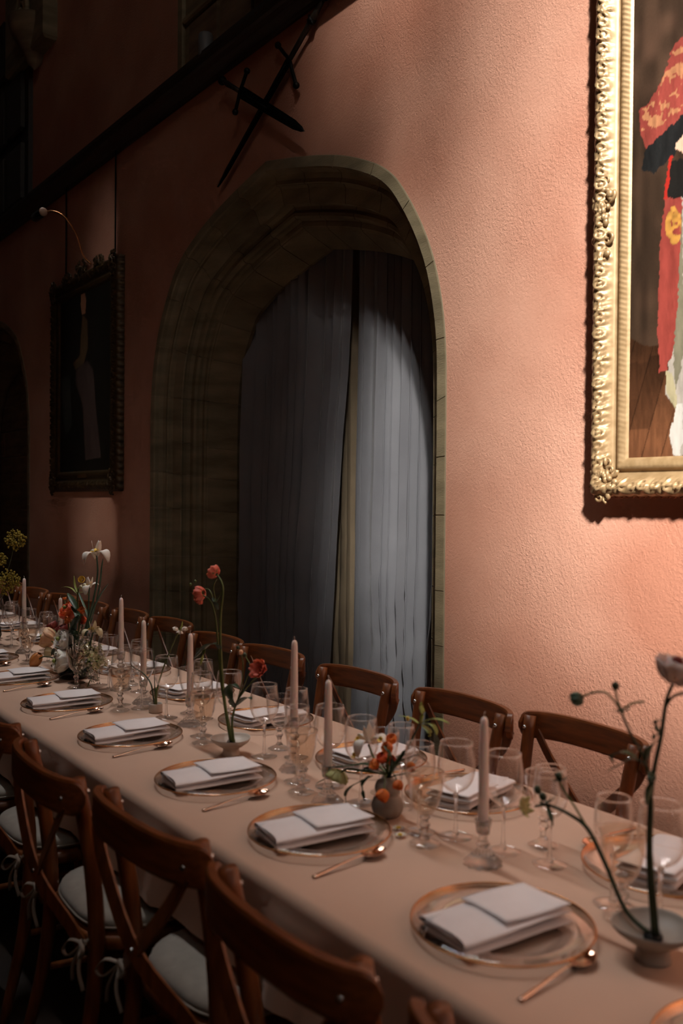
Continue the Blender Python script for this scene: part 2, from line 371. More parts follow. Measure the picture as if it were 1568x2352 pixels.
struct(obj('wall_left', box(X0-0.4, X0, Y0-0.4, 4.2, 0, H_CEIL), M_DARKWOOD, smooth=False), 'dark end wall of the hall')
def pointed(c, zb, zs, hw, n=8):
    """pointed window outline"""
    pts = [(c-hw, zb), (c+hw, zb)]
    R = 2*hw
    pts += [(c-hw+R*math.cos(a), zs+R*math.sin(a)) for a in np.linspace(0, PI/3, n)]
    pts += [(c+hw-R*math.cos(a), zs+R*math.sin(a)) for a in np.linspace(PI/3, 0, n)][1:]
    return pts
wf = holed_wall('wall_front', [(X0, 0.0), (X1, 0.0), (X1, H_CEIL), (X0, H_CEIL)], [pointed(*w) for w in WIN_SUN+WIN_SLIT],
           lambda a, z, t: (a, Y0-t, z), 0.4, M_STONE2, 'stone window wall behind the camera')
wr = holed_wall('wall_right', [(Y0-0.4, 0.0), (4.2, 0.0), (4.2, H_CEIL), (Y0-0.4, H_CEIL)], [pointed(*w) for w in WIN_END],
           lambda a, z, t: (X1+t, a, z), 0.4, M_STONE2, 'stone end wall with the tall window')
# window tracery and panes
def window(name, label, c, zb, zs, hw, nm, to3):
    w = thing(name, label, 'window'); w['kind'] = 'structure'
    out = pointed(c, zb, zs, hw)
    obj('window_frame', tube([to3(a, z) for a, z in out+out[:2]], 0.06, 6, cap=False), M_STONE2, w)
    top = zs+hw*math.sqrt(3)
    for k in range(1, nm+1):
        a = c-hw+2*hw*k/(nm+1); zt = zs+math.sqrt(max(0.0, (2*hw)**2-(abs(a-c)+hw)**2))
        obj('mullion', tube([to3(a, zb), to3(a, zt)], 0.055, 6), M_STONE2, w)
    nb = int((zs-zb)/0.9)
    for k in range(1, nb+1):
        z = zb+(zs-zb)*k/nb; obj('glazing_bar', tube([to3(c-hw, z), to3(c+hw, z)], 0.018, 5), M_IRON, w)
    pv = [to3(a, z) for a, z in out]; obj('pane', (pv, [tuple(range(len(pv)))]), M_DIMPANE, w, smooth=False)
    return w
window('window_1', 'tall pointed window behind the camera', *WIN_SUN[0], 2, lambda a, z: (a, Y0-0.2, z))
window('window_2', 'narrow slit window behind the camera', *WIN_SLIT[0], 0, lambda a, z: (a, Y0-0.2, z))
window('window_3', 'great pointed window in the right end wall', *WIN_END[0], 3, lambda a, z: (X1+0.2, a, z))

# unseen tree added outside the window; its leaf clumps shape the sunlight
def leaf_tree(label, base, clumps, seed):
    r = np.random.default_rng(seed)
    t = thing('shading_tree', label, 'tree', base, group='trees added to shade the sunlight')
    B = Vector(base); v = []; f = []
    top = sum((Vector(c) for c, _, _ in clumps), Vector())/len(clumps)
    crown = top-B
    obj('trunk', tube(spline([(0, 0, -6.0), (0.1, 0, 2.0), crown*0.55, crown*0.9], 6), [0.32, 0.24, 0.15, 0.06], 10), M_DARKWOOD, t)
    for c, rad, n in clumps:
        cc = Vector(c)-B; obj('branch', tube(spline([crown*0.55, crown*0.4+cc*0.5, cc], 5), [0.07, 0.02], 6), M_DARKWOOD, t)
        for k in range(n):
            p = r.normal(size=3); p = p/np.linalg.norm(p)*rad*r.uniform(0.0, 1.0)**0.45; a = r.normal(size=3); a /= np.linalg.norm(a)
            b = np.cross(a, r.normal(size=3)); b /= np.linalg.norm(b); l = r.uniform(0.05, 0.09); w = l*0.5; q = np.array(cc)+p; i = len(v)
            v += [tuple(q-a*l), tuple(q+b*w), tuple(q+a*l), tuple(q-b*w)]; f.append((i, i+1, i+2, i+3))
    o = obj('foliage', (v, f), M_LEAF, t, smooth=False); o['kind'] = 'stuff'
    return t
def shade_at(u, v, dist):
    '''where a leaf clump stands whose shadow falls at this spot of the wall'''
    q = P(u, v, WALL_Y); return tuple(q-SUN_DIR*dist)
leaf_tree('leafy tree added outside the camera side window to shade sunlight', (13.0, -9.5, 0.0), [(shade_at(640, 250, 20), 0.8, 420), (shade_at(600, 650, 20), 0.8, 240), (shade_at(640, 1300, 20), 0.8, 240)]
          +[(shade_at(u, v, 19), 0.5, n) for u, v, n in ((870, 60, 330), (885, 420, 240), (800, 720, 200), (790, 1000, 180), (800, 1320, 200), (1000, 60, 330), (950, 260, 200), (1190, 1040, 120), (800, 150, 350), (920, 180, 300), (1040, 120, 200), (1010, 330, 150), (1120, 60, 160), (930, 1600, 330))]+[(tuple(P(u, v, 3.05)-SUN_DIR*19), 0.42, n) for u, v, n in ((940, 1440, 620), (860, 1480, 620), (930, 1590, 620))], 4)

# ------------------------------------------------------------------ stone arches: moulded order and plain reveal, block by block
PROF_M = [(-0.004, -0.006), (0.045, -0.006), (0.052, 0.002), (0.049, 0.028), (0.060, 0.052), (0.084, 0.064), (0.104, 0.060), (0.110, 0.066), (0.108, 0.082), (0.122, 0.094), (0.160, 0.104), (0.196, 0.114), (0.200, 0.122), (0.188, 0.138), (0.184, 0.162), (0.196, 0.184), (0.214, 0.188), (0.230, 0.178), (0.246, 0.180), (0.257, 0.194), (0.254, 0.216), (0.262, 0.234), (0.288, 0.236), (0.296, 0.244)]
PROF_R = [(0.296, 0.250), (0.306, 0.256), (0.345, 0.345), (0.380, 0.430)]
CLOSE_M = [(0.290, 0.44), (0.0, 0.44)]
CLOSE_R = [(0.372, 0.46), (0.296, 0.46)]
def path_len(path):
    s = [0.0]
    for a, b in zip(path, path[1:]): s.append(s[-1]+math.hypot(b[0]-a[0], b[1]-a[1]))
    return np.array(s)
def sweep_block(prof, close, paths, s, s0, s1, cx):
    """one block: the profile swept along the arch between arc lengths s0 and s1"""
    ss = sorted({s0, s1} | {float(q) for q in s if s0+0.01 < q < s1-0.01}); sec = prof+close; n = len(sec); v = []; f = []
    for q in ss:
        for k, (o, dep) in enumerate(sec):
            xs, zs_ = paths[k]; v.append((cx+np.interp(q, s, xs), WALL_Y+dep, np.interp(q, s, zs_)))
    for i in range(len(ss)-1):
        for k in range(n): f.append((i*n+k, i*n+(k+1) % n, (i+1)*n+(k+1) % n, (i+1)*n+k))
    f += [tuple(range(n-1, -1, -1)), tuple((len(ss)-1)*n+k for k in range(n))]
    return v, f
JZ = [0.0, 0.31, 0.62, 0.916, 1.146, 1.461, 1.706, 1.983, 2.196]
def stone_arch(name, label, cx, mats_):
    root = thing(name, label, 'arch'); root['kind'] = 'structure'
    s = path_len(PATH); tot = float(s[-1])
    base = JZ+[2.196+0.335*k for k in range(1, 12)]
    lj = [q for q in base if q < tot/2-0.2]+[tot/2]
    joints = lj+[tot-q for q in reversed(lj[:-1])]
    for (prof, close, nm, split) in ((PROF_M, CLOSE_M, 'moulded_stone', False), (PROF_R, CLOSE_R, 'reveal_stone', True)):
        sec = prof+close
        paths = [tuple(np.array(q) for q in zip(*offset_path(PATH, o))) for o, _ in sec]
        jj = joints if not split else joints
        ins = [(o-0.004, dep+0.004) for o, dep in prof]
        ipaths = [tuple(np.array(q) for q in zip(*offset_path(PATH, o))) for o, _ in ins+close]
        obj('mortar', sweep_block(ins, close, ipaths, s, 0.0, tot, cx), M_MORTAR, root, smooth=False)
        for i in range(len(jj)-1):
            g = 0.0022
            m = mats_[(i*7+len(nm)) % 2]
            o = obj(nm, sweep_block(prof, close, paths, s, jj[i]+g, jj[i+1]-g, cx), m, root, smooth=False)
    return root
stone_arch('trim_1', 'moulded sandstone pointed arch around the grey curtain', ARCH1_X, (M_STONE, M_STONE))
stone_arch('trim_2', 'second sandstone arch in deep shadow at left edge', ARCH2_X, (M_STONE2, M_STONE2))
# stonework wall filling the far arch
bw = thing('recess_wall', 'dark block wall filling the shadowed arch at left edge', 'wall', kind='structure')
zc = 0.0; row = 0
proto_block = None
while zc < 3.0:
    xa = ARCH2_X-1.2-(0.28 if row % 2 else 0.0)
    while xa < ARCH2_X+1.15:
        me = proto_block or mesh_of('stone_block', *bevel_box(0.004, 0.556, 0, 0.06, 0.004, 0.276, 0.006), M_STONE2, smooth=False)
        proto_block = me; link('stone_block', me, bw, (xa, WALL_Y+0.47, zc)); xa += 0.56
    zc += 0.28; row += 1
obj('mortar_bed', box(ARCH2_X-1.5, ARCH2_X+1.5, WALL_Y+0.478, WALL_Y+0.56, 0, 3.3), M_MORTAR, bw, smooth=False)

# ------------------------------------------------------------------ picture rail and the dressings above it
def extrude_x(prof, x0, x1):
    n = len(prof); v = [(x0, y, z) for y, z in prof]+[(x1, y, z) for y, z in prof]
    return v, [tuple(range(n-1, -1, -1)), tuple(range(n, 2*n))]+[(k, (k+1) % n, n+(k+1) % n, n+k) for k in range(n)]
zb = CAM_Z+0.940*D
rail_prof = [(WALL_Y, zb), (WALL_Y-0.018, zb-0.002), (WALL_Y-0.030, zb+0.012), (WALL_Y-0.055, zb+0.020), (WALL_Y-0.080, zb+0.028), (WALL_Y-0.115, zb+0.030), (WALL_Y-0.130, zb+0.038), (WALL_Y-0.135, zb+0.062), (WALL_Y-0.142, zb+0.070), (WALL_Y-0.142, zb+0.098), (WALL_Y, zb+0.108)]
tr = thing('trim_3', 'dark oak picture rail running along the terracotta wall', 'rail'); tr['kind'] = 'structure'
xa = X0
for xb in (-8.9, -6.05, -3.25, -0.4, 2.4, X1):
    obj('rail_length', extrude_x(rail_prof, xa+0.001, xb-0.001), M_DARKWOOD, tr, smooth=False); xa = xb
# carved stone panel above the rail
sp = thing('trim_4', 'carved stone panel above the picture rail', 'stone panel'); sp['kind'] = 'structure'
obj('slab', box(-5.10, -3.85, WALL_Y-0.03, WALL_Y+0.02, 4.05, 5.6), M_STONE, sp, smooth=False)
obj('edge_fillet', bevel_box(-5.13, -5.075, WALL_Y-0.055, WALL_Y+0.01, 4.05, 5.6, 0.01), M_STONE, sp, smooth=False)
for (z0_, z1_) in ((4.40, 4.44), (4.62, 4.66)):
    obj('string_course', bevel_box(-5.06, -3.87, WALL_Y-0.06, WALL_Y-0.02, z0_, z1_, 0.01), M_STONE, sp, smooth=False)
for k in range(4):
    xx = -4.93+k*0.27
    obj('tracery_rib', tube(spline([(xx, WALL_Y-0.035, 4.66), (xx+0.01, WALL_Y-0.04, 4.80), (xx+0.11, WALL_Y-0.04, 4.93), (xx+0.21, WALL_Y-0.04, 4.80), (xx+0.22, WALL_Y-0.035, 4.66)], 5), 0.018, 6), M_STONE, sp)
for k in range(3):
    xx = -4.99+k*0.38
    obj('raised_block', bevel_box(xx, xx+0.34, WALL_Y-0.05, WALL_Y-0.02, 4.07, 4.38, 0.012), M_STONE2, sp, smooth=False)
q = P(474, 104, WALL_Y-0.1)
ls = thing('wall_spotlight', 'small grey cylinder spotlight on the stone panel above the rail', 'spotlight', (q.x, WALL_Y-0.03, q.z-0.05))
obj('housing', lathe([(0.0, -0.07), (0.036, -0.07), (0.042, -0.06), (0.042, 0.05), (0.036, 0.062), (0.0, 0.062)], 18), mat('spot_grey', srgb(96, 98, 98), rough=0.5), ls, loc=(0, -0.075, 0.05))
obj('bracket', tube([(0, 0.0, 0.03), (0, -0.045, 0.04)], 0.012, 6), M_IRON, ls)
q = P(628, 40, WALL_Y-0.10)
sh = thing('round_shield', 'dark round shield propped above the rail beside stone panel', 'shield', (q.x+0.02, WALL_Y-0.095, 4.085))
obj('disc', lathe([(0.0, 0.05), (0.10, 0.045), (0.20, 0.03), (0.27, 0.005), (0.285, 0.0), (0.285, -0.012), (0.0, 0.03)], 32), M_IRON, sh, loc=(0, 0, 0.28), rot=(PI/2-0.1, 0, 0))
obj('boss', lathe([(0.06, 0.0), (0.055, 0.02), (0.03, 0.045), (0.0, 0.05)], 16), M_IRON, sh, loc=(0, -0.05, 0.285), rot=(PI/2-0.1, 0, 0))
# stone corbel and dark panelling far left above the rail
cb = thing('trim_5', 'carved stone corbel high in the dark far left corner', 'corbel'); cb['kind'] = 'structure'
q = P(98, 80, WALL_Y-0.12)
obj('corbel_block', bevel_box(q.x-1.0, q.x, WALL_Y-0.12, WALL_Y+0.02, q.z, q.z+1.2, 0.02), M_STONE, cb, smooth=False)
qq = P(50, 35, WALL_Y-0.16)
for rr, th in ((0.17, 0.022), (0.10, 0.018)):
    obj('carved_ring', tube([(qq.x+rr*0.8*math.cos(a), qq.y, qq.z+rr*math.sin(a)) for a in np.linspace(0, 2*PI, 28)], th, 6), M_STONE, cb)
obj('boss', ball(0.05, (qq.x, qq.y, qq.z), 10, 6, (1, 0.8, 1.3)), M_STONE, cb)
obj('pendant', lathe([(0.0, -0.3), (0.05, -0.25), (0.12, -0.12), (0.2, 0.0), (0.22, 0.1), (0.0, 0.1)], 14), M_STONE2, cb, loc=(qq.x+0.02, WALL_Y-0.06, qq.z-0.14))
pn = thing('trim_6', 'black panelled oak screen above the rail at far left', 'panelling'); pn['kind'] = 'structure'
xe = P(65, 300, WALL_Y-0.04).x
obj('backboard', box(xe-2.2, xe, WALL_Y-0.04, WALL_Y+0.02, zb+0.10, 5.9), M_DARKWOOD, pn, smooth=False)
for k in range(4):
    for j in range(3):
        obj('raised_panel', bevel_box(xe-0.50-k*0.5, xe-0.10-k*0.5, WALL_Y-0.075, WALL_Y-0.035, zb+0.16+j*0.62, zb+0.70+j*0.62, 0.03), M_DARKWOOD, pn, smooth=False)

# ------------------------------------------------------------------ curtains
def curtain(name, label, xl, xr, nf, seed, y=3.075, amp=0.036, z1=3.25, m=M_CURT, nu=300, nv=64, gap=None):
    r = np.random.default_rng(seed)
    w = r.uniform(0.55, 1.45, nf); edges = np.concatenate([[0], np.cumsum(w)/w.sum()]); am = r.uniform(0.55, 1.2, nf)
    ph = r.uniform(0, 6.28, 6)
    def fn(a, b):
        z = 0.01+(z1-0.01)*b
        sh_ = a+0.012*math.sin(3.1*z+ph[0]+5*a)*(1-b)+0.006*math.sin(7*z+ph[1]+9*a)*(1-b)
        sh_ = min(max(sh_, 0.0), 0.99999)
        i = int(np.searchsorted(edges, sh_, 'right')-1); i = min(max(i, 0), nf-1)
        t = (sh_-edges[i])/(edges[i+1]-edges[i])
        fold = (1-abs(2*t-1)**1.45)*2-1                       # broad face, tight valley
        low = max(0.0, 1-z/1.45)
        wr_ = low*(0.016*math.sin(11*z+17*a+ph[2])*math.sin(23*a+ph[3])+0.008*math.sin(31*z-26*a+ph[4]))
        tp = 1.0 if gap is None else min(1.0, abs(a-gap)/0.16+0.05)
        yy = y+tp*(-amp*am[i]*fold*(0.75+0.5*(1-b))-wr_-0.02*math.sin(2*PI*a*2.2+ph[5]))+(0.03*(1-tp) if gap == 0 else 0)
        x = xl(z)+(xr(z)-xl(z))*a+0.012*fold*math.sin(2*PI*t)
        return (x, yy, z)
    o = obj(name, grid(nu, nv, fn), m); md = o.modifiers.new('thickness', 'SOLIDIFY'); md.thickness = 0.002
    return tag(o, label, 'curtain', 'curtains in the stone arch')
gl = lambda z: np.interp(z, [0.0, 0.40, 0.65, 1.39, 1.88, 2.24, 2.6, 3.3], [-4.27, -4.234, -4.212, -4.159, -4.116, -4.069, -4.045, -4.02])
gr = lambda z: np.interp(z, [0.0, 0.43, 0.67, 1.40, 1.88, 2.24, 2.6, 3.3], [-4.075, -4.056, -4.039, -4.029, -4.023, -4.016, -4.013, -4.01])
curtain('curtain', 'grey satin curtain hanging left of the beige gap in the arch', lambda z: -5.34, gl, 13, 5, amp=0.036, gap=1)
curtain('curtain', 'grey satin curtain hanging right of the beige gap in the arch', gr, lambda z: -2.98, 12, 11, amp=0.034, gap=0)
ln = curtain('curtain_lining', 'beige lining cloth showing in the gap between grey curtains', lambda z: -4.42, lambda z: -3.86, 7, 3, y=3.17, amp=0.012, m=M_LINING, nu=80, nv=24)
obj('curtain_pole', tube([(-5.5, 3.20, 3.3), (-2.8, 3.20, 3.3)], 0.02, 10), M_IRON, None)
tag(bpy.data.objects['curtain_pole'], 'iron curtain pole hidden behind the arch head', 'curtain pole')

# ------------------------------------------------------------------ paintings
def in_poly(px, py, poly):
    inside = np.zeros(px.shape, bool); n = len(poly)
    for i in range(n):
        x1, y1 = poly[i]; x2, y2 = poly[(i+1) % n]
        if y1 == y2: continue
        c = ((y1 > py) != (y2 > py)) & (px < (x2-x1)*(py-y1)/(y2-y1)+x1); inside ^= c
    return inside
def vnoise(x, y, seed=0):
    xi = np.floor(x).astype(int); yi = np.floor(y).astype(int); xf = x-xi; yf = y-yi
    def h(a, b):
        n = (a*374761393+b*668265263+seed*974711) & 0x7fffffff; n = (n ^ (n >> 13))*1274126177 & 0x7fffffff
        return (n % 10007)/10007.0
    u = xf*xf*(3-2*xf); v = yf*yf*(3-2*yf)
    return (h(xi, yi)*(1-u)+h(xi+1, yi)*u)*(1-v)+(h(xi, yi+1)*(1-u)+h(xi+1, yi+1)*u)*v
def canvas(name, xs, zs, colour_fn, parent, y):
    """flat painted canvas; xs, zs local grid lines, colour_fn(X, Z)-> rgb linear"""
    X, Z = np.meshgrid(xs, zs); nu, nv = len(xs), len(zs)
    v = np.stack([X.ravel(), np.full(X.size, y), Z.ravel()], 1)
    f = [(j*nu+i, j*nu+i+1, (j+1)*nu+i+1, (j+1)*nu+i) for j in range(nv-1) for i in range(nu-1)]
    me = mesh_of(name, v.tolist(), f, vcol_mat('oil_paint', rough=0.38, bump=0.1))
    c = colour_fn(X.ravel(), Z.ravel()); c = np.concatenate([c, np.ones((len(c), 1))], 1).astype(np.float32)
    at = me.color_attributes.new('paint', 'FLOAT_COLOR', 'POINT'); at.data.foreach_set('color', c.ravel())
    return link(name, me, parent)
def lin(r, g, b): return np.array(srgb(r, g, b)[:3])
def carved_side(L, fw, base, band, p, amp, ds=0.0045, nt=26, seed=1, scal=0.006):
    """one mitred frame side along +s from the outer corner: returns grid of (s, inset, height)"""
    ns = int(L/ds); s = np.linspace(0, 1, ns); t = np.linspace(0, 1, nt); S, T = np.meshgrid(s, t)
    ins = T*fw; SS = ins+(L-2*ins)*S
    b = np.interp(T, *zip(*base)); b0, b1 = band
    tb = np.clip((T-b0)/(b1-b0), 0, 1); on = ((T >= b0) & (T <= b1))*np.sin(np.pi*tb)**0.6
    bw = (b1-b0)*fw
    ph = (SS/p) % 1.0; y = (tb-0.5)*bw
    def ring(cx, r, w): d = np.hypot((ph-cx)*p, y); return np.exp(-((d-r)/w)**2)
    h = 0.9*ring(0.25, 0.016, 0.0045)+0.8*ring(0.25, 0.002, 0.006)
    a = np.arctan2(y, (ph-0.72)*p); d = np.hypot((ph-0.72)*p, y)
    h += 0.85*np.clip(np.cos(5*a), 0, 1)*np.exp(-((d-0.016)/0.011)**2)+0.8*np.exp(-(d/0.007)**2)
    h += 0.6*ring(0.0, 0.012, 0.004)+0.55*ring(0.5, 0.011, 0.004)+0.5*ring(1.0, 0.012, 0.004)
    h += 0.35*vnoise(SS*240, T*fw*240, seed)
    bead = ((T > 0.66) & (T < 0.9))*np.sin(np.pi*np.clip((T-0.66)/0.24, 0, 1))*(0.35+0.35*np.cos(2*np.pi*SS/0.017+6*(T-0.66)/0.24))
    H_ = b+amp*h*on+0.0045*bead
    out = np.where(T < 0.12, scal*np.abs(np.sin(np.pi*SS/(p/4)))*(1-T/0.12), 0.0)
    return SS, ins-out, H_, ns, nt
def frame(parent, W, H_, fw, base, band, p, amp, m, seed, sides='lbrt'):
    """carved picture frame; local x 0..W, z 0..H, wall at y=0, room towards -y"""
    for sd in sides:
        L = H_ if sd in 'lr' else W
        S, I, Hh, ns, nt = carved_side(L, fw, base, band, p, amp, seed=seed)
        if sd == 'l': X, Z = I, S
        elif sd == 'r': X, Z = W-I, S
        elif sd == 'b': X, Z = S, I
        else: X, Z = S, H_-I
        v = np.stack([X.ravel(), -Hh.ravel(), Z.ravel()], 1).tolist(); n0 = len(v)
        # skirt to the wall along the outer edge
        v += [(X[0, i], 0.0, Z[0, i]) for i in range(ns)]
        f = [(j*ns+i, j*ns+i+1, (j+1)*ns+i+1, (j+1)*ns+i) for j in range(nt-1) for i in range(ns-1)]
        f += [(i+1, i, n0+i, n0+i+1) for i in range(ns-1)]
        if sd in 'lt': f = [tuple(reversed(q)) for q in f]
        obj('frame_'+{'l': 'stile', 'r': 'stile', 'b': 'rail', 't': 'rail'}[sd], (v, f), m, parent)
def scroll(c, r, turns, a0, hand, th, y, n=26):
    pts = []
    for k in range(n):
        t = k/(n-1); a = a0+hand*turns*2*PI*t; rr = r*(1-0.85*t); pts.append((c[0]+rr*math.cos(a), y-0.006*t, c[1]+rr*math.sin(a)))
    return tube(pts, [th*(1-0.5*k/(n-1)) for k in range(n)], 6)
def cartouche(parent, c, sx, sz, y, m, seed):
    """pierced carved ornament: scrolls, shells and leaf lobes"""
    r = random.Random(seed); mb = MB()
    mb.add(ball(1, (c[0], y+0.012, c[1]), 14, 8, (sx*0.45, 0.02, sz*0.5)))
    for (dx, dz, h) in ((-1, 1, 1), (-1, -1, -1), (1, 1, -1), (1, -1, 1)):
        mb.add(scroll((c[0]+dx*sx*0.5, c[1]+dz*sz*0.45), 0.024, 1.3, r.uniform(0, 6), h, 0.0075, y))
        mb.add(scroll((c[0]+dx*sx*0.25, c[1]+dz*sz*0.85), 0.018, 1.2, r.uniform(0, 6), -h, 0.006, y))
    for k in range(16):
        a = r.uniform(0, 2*PI); q = r.uniform(0.3, 1.0)
        mb.add(ball(1, (c[0]+sx*0.9*q*math.cos(a), y-r.uniform(0, 0.01), c[1]+sz*q*math.sin(a)), 8, 5, (r.uniform(0.007, 0.014), 0.010, r.uniform(0.008, 0.018))))
    for k in range(7):
        a = PI*k/6; mb.add(ball(1, (c[0]+sx*0.25*math.cos(a), y-0.012, c[1]+0.3*sz*math.sin(a)), 8, 5, (0.009, 0.010, 0.013)))
    return mb.obj('carved_cartouche', m, parent)

# large gilt portrait on the right
GF_Y = 2.535
q = P(1359, 1135, GF_Y); PX0, PZ0, PW, PH = q.x, q.z-0.002, 1.62, 2.70
gp = thing('gilt_portrait', 'large gilt framed full-length portrait with red robe, cropped at right', 'painting', (PX0, WALL_Y, PZ0))
base_g = [(0, 0.060), (0.03, 0.074), (0.12, 0.078), (0.25, 0.070), (0.46, 0.050), (0.5, 0.040), (0.6, 0.036), (0.64, 0.044), (0.72, 0.049), (0.92, 0.040), (0.95, 0.034), (1.0, 0.030)]
frame(gp, PW, PH, 0.128, base_g, (0.03, 0.46), 0.166, 0.019, M_GOLD, 3)
for c in ((0.045, 0.05), (PW-0.045, 0.05), (0.045, PH-0.05), (PW-0.045, PH-0.05)): cartouche(gp, c, 0.060, 0.070, -0.062, M_GOLD, int(c[0]*100+c[1]*31))
qm = P(1372, 505, GF_Y); cartouche(gp, (0.030, qm.z-PZ0), 0.048, 0.150, -0.062, M_GOLD, 77); cartouche(gp, (PW-0.03, qm.z-PZ0), 0.048, 0.150, -0.062, M_GOLD, 78)
cartouche(gp, (PW/2, 0.03), 0.15, 0.05, -0.062, M_GOLD, 79)
# lattice under-edge below the bottom rail
lat = MB()
for k in range(int(PW/0.022)):
    x = 0.03+k*0.022
    if x > PW-0.05: break
    lat.add(tube([(x, -0.032, 0.004), (x+0.022, -0.032, -0.010)], 0.0022, 4)); lat.add(tube([(x+0.022, -0.032, 0.004), (x, -0.032, -0.010)], 0.0022, 4))
lat.obj('lattice_edge', M_GOLDSIDE, gp)
obj('backing', box(0.02, PW-0.02, -0.030, -0.002, 0.02, PH-0.02), M_DARKWOOD, gp, smooth=False)
def paint_right(X, Z):
    wx = X+PX0; wz = Z+PZ0; wy = WALL_Y-0.034
    k = np.stack([wx, np.full(X.shape, wy), wz-CAM_Z], 1)
    zz = k @ np.array(CF); u = 784+F_PX*(k @ np.array(CR))/zz; v = 1176-F_PX*(k @ np.array(CU))/zz
    ax = 1680.0; ul = np.where(u > ax, 2*ax-u, u)                      # the part beyond the photograph mirrors the figure
    n1 = vnoise(X*40, Z*8, 3); n2 = vnoise(X*140, Z*30, 5); n3 = vnoise(X*90, Z*90, 8); n4 = vnoise(X*16, Z*16, 9)
    g = np.clip((v-700)/400, 0, 1)[:, None]
    c = lin(52, 38, 28)*(1-g)+lin(44, 32, 22)*g
    c = c*(0.55+0.7*n1[:, None])+lin(60, 40, 30)*np.clip(n4[:, None]-0.35, 0, 1)*0.5
    top = (v < 300)[:, None]; c = np.where(top, c+lin(66, 46, 36)*0.5*n4[:, None], c)
    # parquet floor
    fl = v > 770+30*n4
    pu = (u-1420)*0.9+(v-760)*0.25; pv = v
    ids = np.floor(pu/40)*3+np.floor((pv+17*np.floor(pu/40))/85); tone = vnoise(ids*1.7, ids*0.3+4, 4)
    fc = lin(96, 60, 38)*(0.55+0.8*tone)[:, None]*(0.75+0.4*n2)[:, None]*np.clip((v-740)/260, 0.25, 1.0)[:, None]
    gap = (np.abs((pu/40) % 1-0.5) > 0.47)[:, None]; fc = np.where(gap, fc*0.55, fc)
    c = np.where(fl[:, None], fc, c)
    w = 5*(n3-0.5)
    def fill(poly, col, var=0.5):
        nonlocal c
        m = in_poly(ul+w, v+w, poly); sh = (1-var/2+var*(0.6*n1+0.4*n2))[:, None]
        c = np.where(m[:, None], col*sh, c)
    fill([(1600, 95), (1640, 62), (1700, 58), (1700, 1062), (1546, 1046), (1537, 1005), (1552, 935), (1527, 905), (1533, 850), (1552, 760), (1556, 600), (1566, 380), (1590, 250)], lin(150, 141, 130), 0.6)
    fill([(1552, 930), (1566, 925), (1570, 1000), (1562, 1045), (1545, 1045), (1538, 1000)], lin(176, 170, 162), 0.4)
    fill([(1528, 850), (1545, 860), (1556, 930), (1548, 935), (1530, 900)], lin(150, 140, 110), 0.6)
    fill([(1556, 560), (1566, 470), (1572, 800), (1552, 900), (1546, 830)], lin(104, 98, 80), 0.6)
    fill([(1526, 455), (1566, 452), (1562, 560), (1556, 690), (1546, 800), (1530, 850), (1513, 857), (1510, 760), (1515, 560)], lin(128, 54, 46), 0.6)
    fill([(1538, 340), (1546, 345), (1531, 458), (1524, 458)], lin(150, 36, 28), 0.5)
    fill([(1540, 372), (1610, 350), (1590, 455), (1533, 455)], lin(24, 22, 20), 0.5)
    fill([(1622, 66), (1558, 90), (1546, 108), (1520, 180), (1491, 232), (1467, 252), (1469, 300), (1484, 342), (1540, 300), (1606, 262)], lin(128, 56, 48), 0.7)
    sl = in_poly(ul+w, v+w, [(1600, 70), (1556, 95), (1520, 182), (1490, 238), (1470, 260), (1472, 305), (1520, 285), (1600, 230)]) & (vnoise(X*60+2*n3, Z*38, 21) > 0.60)
    c = np.where(sl[:, None], 0.35*c+0.65*lin(172, 124, 84)*(0.7+0.5*n2)[:, None], c)
    fill([(1618, 262), (1570, 262), (1530, 300), (1482, 343), (1473, 390), (1500, 398), (1532, 368), (1572, 330), (1610, 300)], lin(26, 26, 26), 0.9)
    fill([(1551, 328), (1568, 310), (1600, 310), (1600, 352), (1566, 350), (1550, 342)], lin(196, 160, 136), 0.4)
    med = (np.hypot((ul-1546)/18, (v-520)/44) < 1+0.25*(n3-0.5)) & (n2+n3 > 0.75)
    c = np.where(med[:, None], lin(158, 112, 52)*(0.5+0.9*n3)[:, None], c)
    # head and hair of the sitter, above the photograph's edge
    fill([(1660, 20), (1700, 20), (1700, 110), (1672, 100), (1640, 74), (1658, 58)], lin(176, 138, 114), 0.3)
    fill([(1646, -20), (1648, -70), (1662, -104), (1700, -116), (1700, 20), (1646, 14)], lin(58, 36, 24), 0.5)
    fill([(1654, -30), (1658, -66), (1672, -84), (1700, -90), (1700, 36), (1680, 34), (1660, 10)], lin(186, 148, 122), 0.25)
    fill([(1662, -38), (1672, -42), (1676, -37), (1666, -33)], lin(60, 40, 30), 0.2)
    fill([(1670, 8), (1700, 6), (1700, 13), (1674, 14)], lin(150, 70, 60), 0.2)
    fill([(1676, -36), (1684, -30), (1684, -8), (1676, -12)], lin(160, 120, 96), 0.2)
    return np.clip(c, 0.002, 0.9)
cxs = np.concatenate([np.arange(0.118, 0.50, 0.0026), np.linspace(0.51, PW-0.118, 60)])
canvas('canvas', cxs, np.arange(0.118, PH-0.11, 0.0045), paint_right, gp, -0.034)

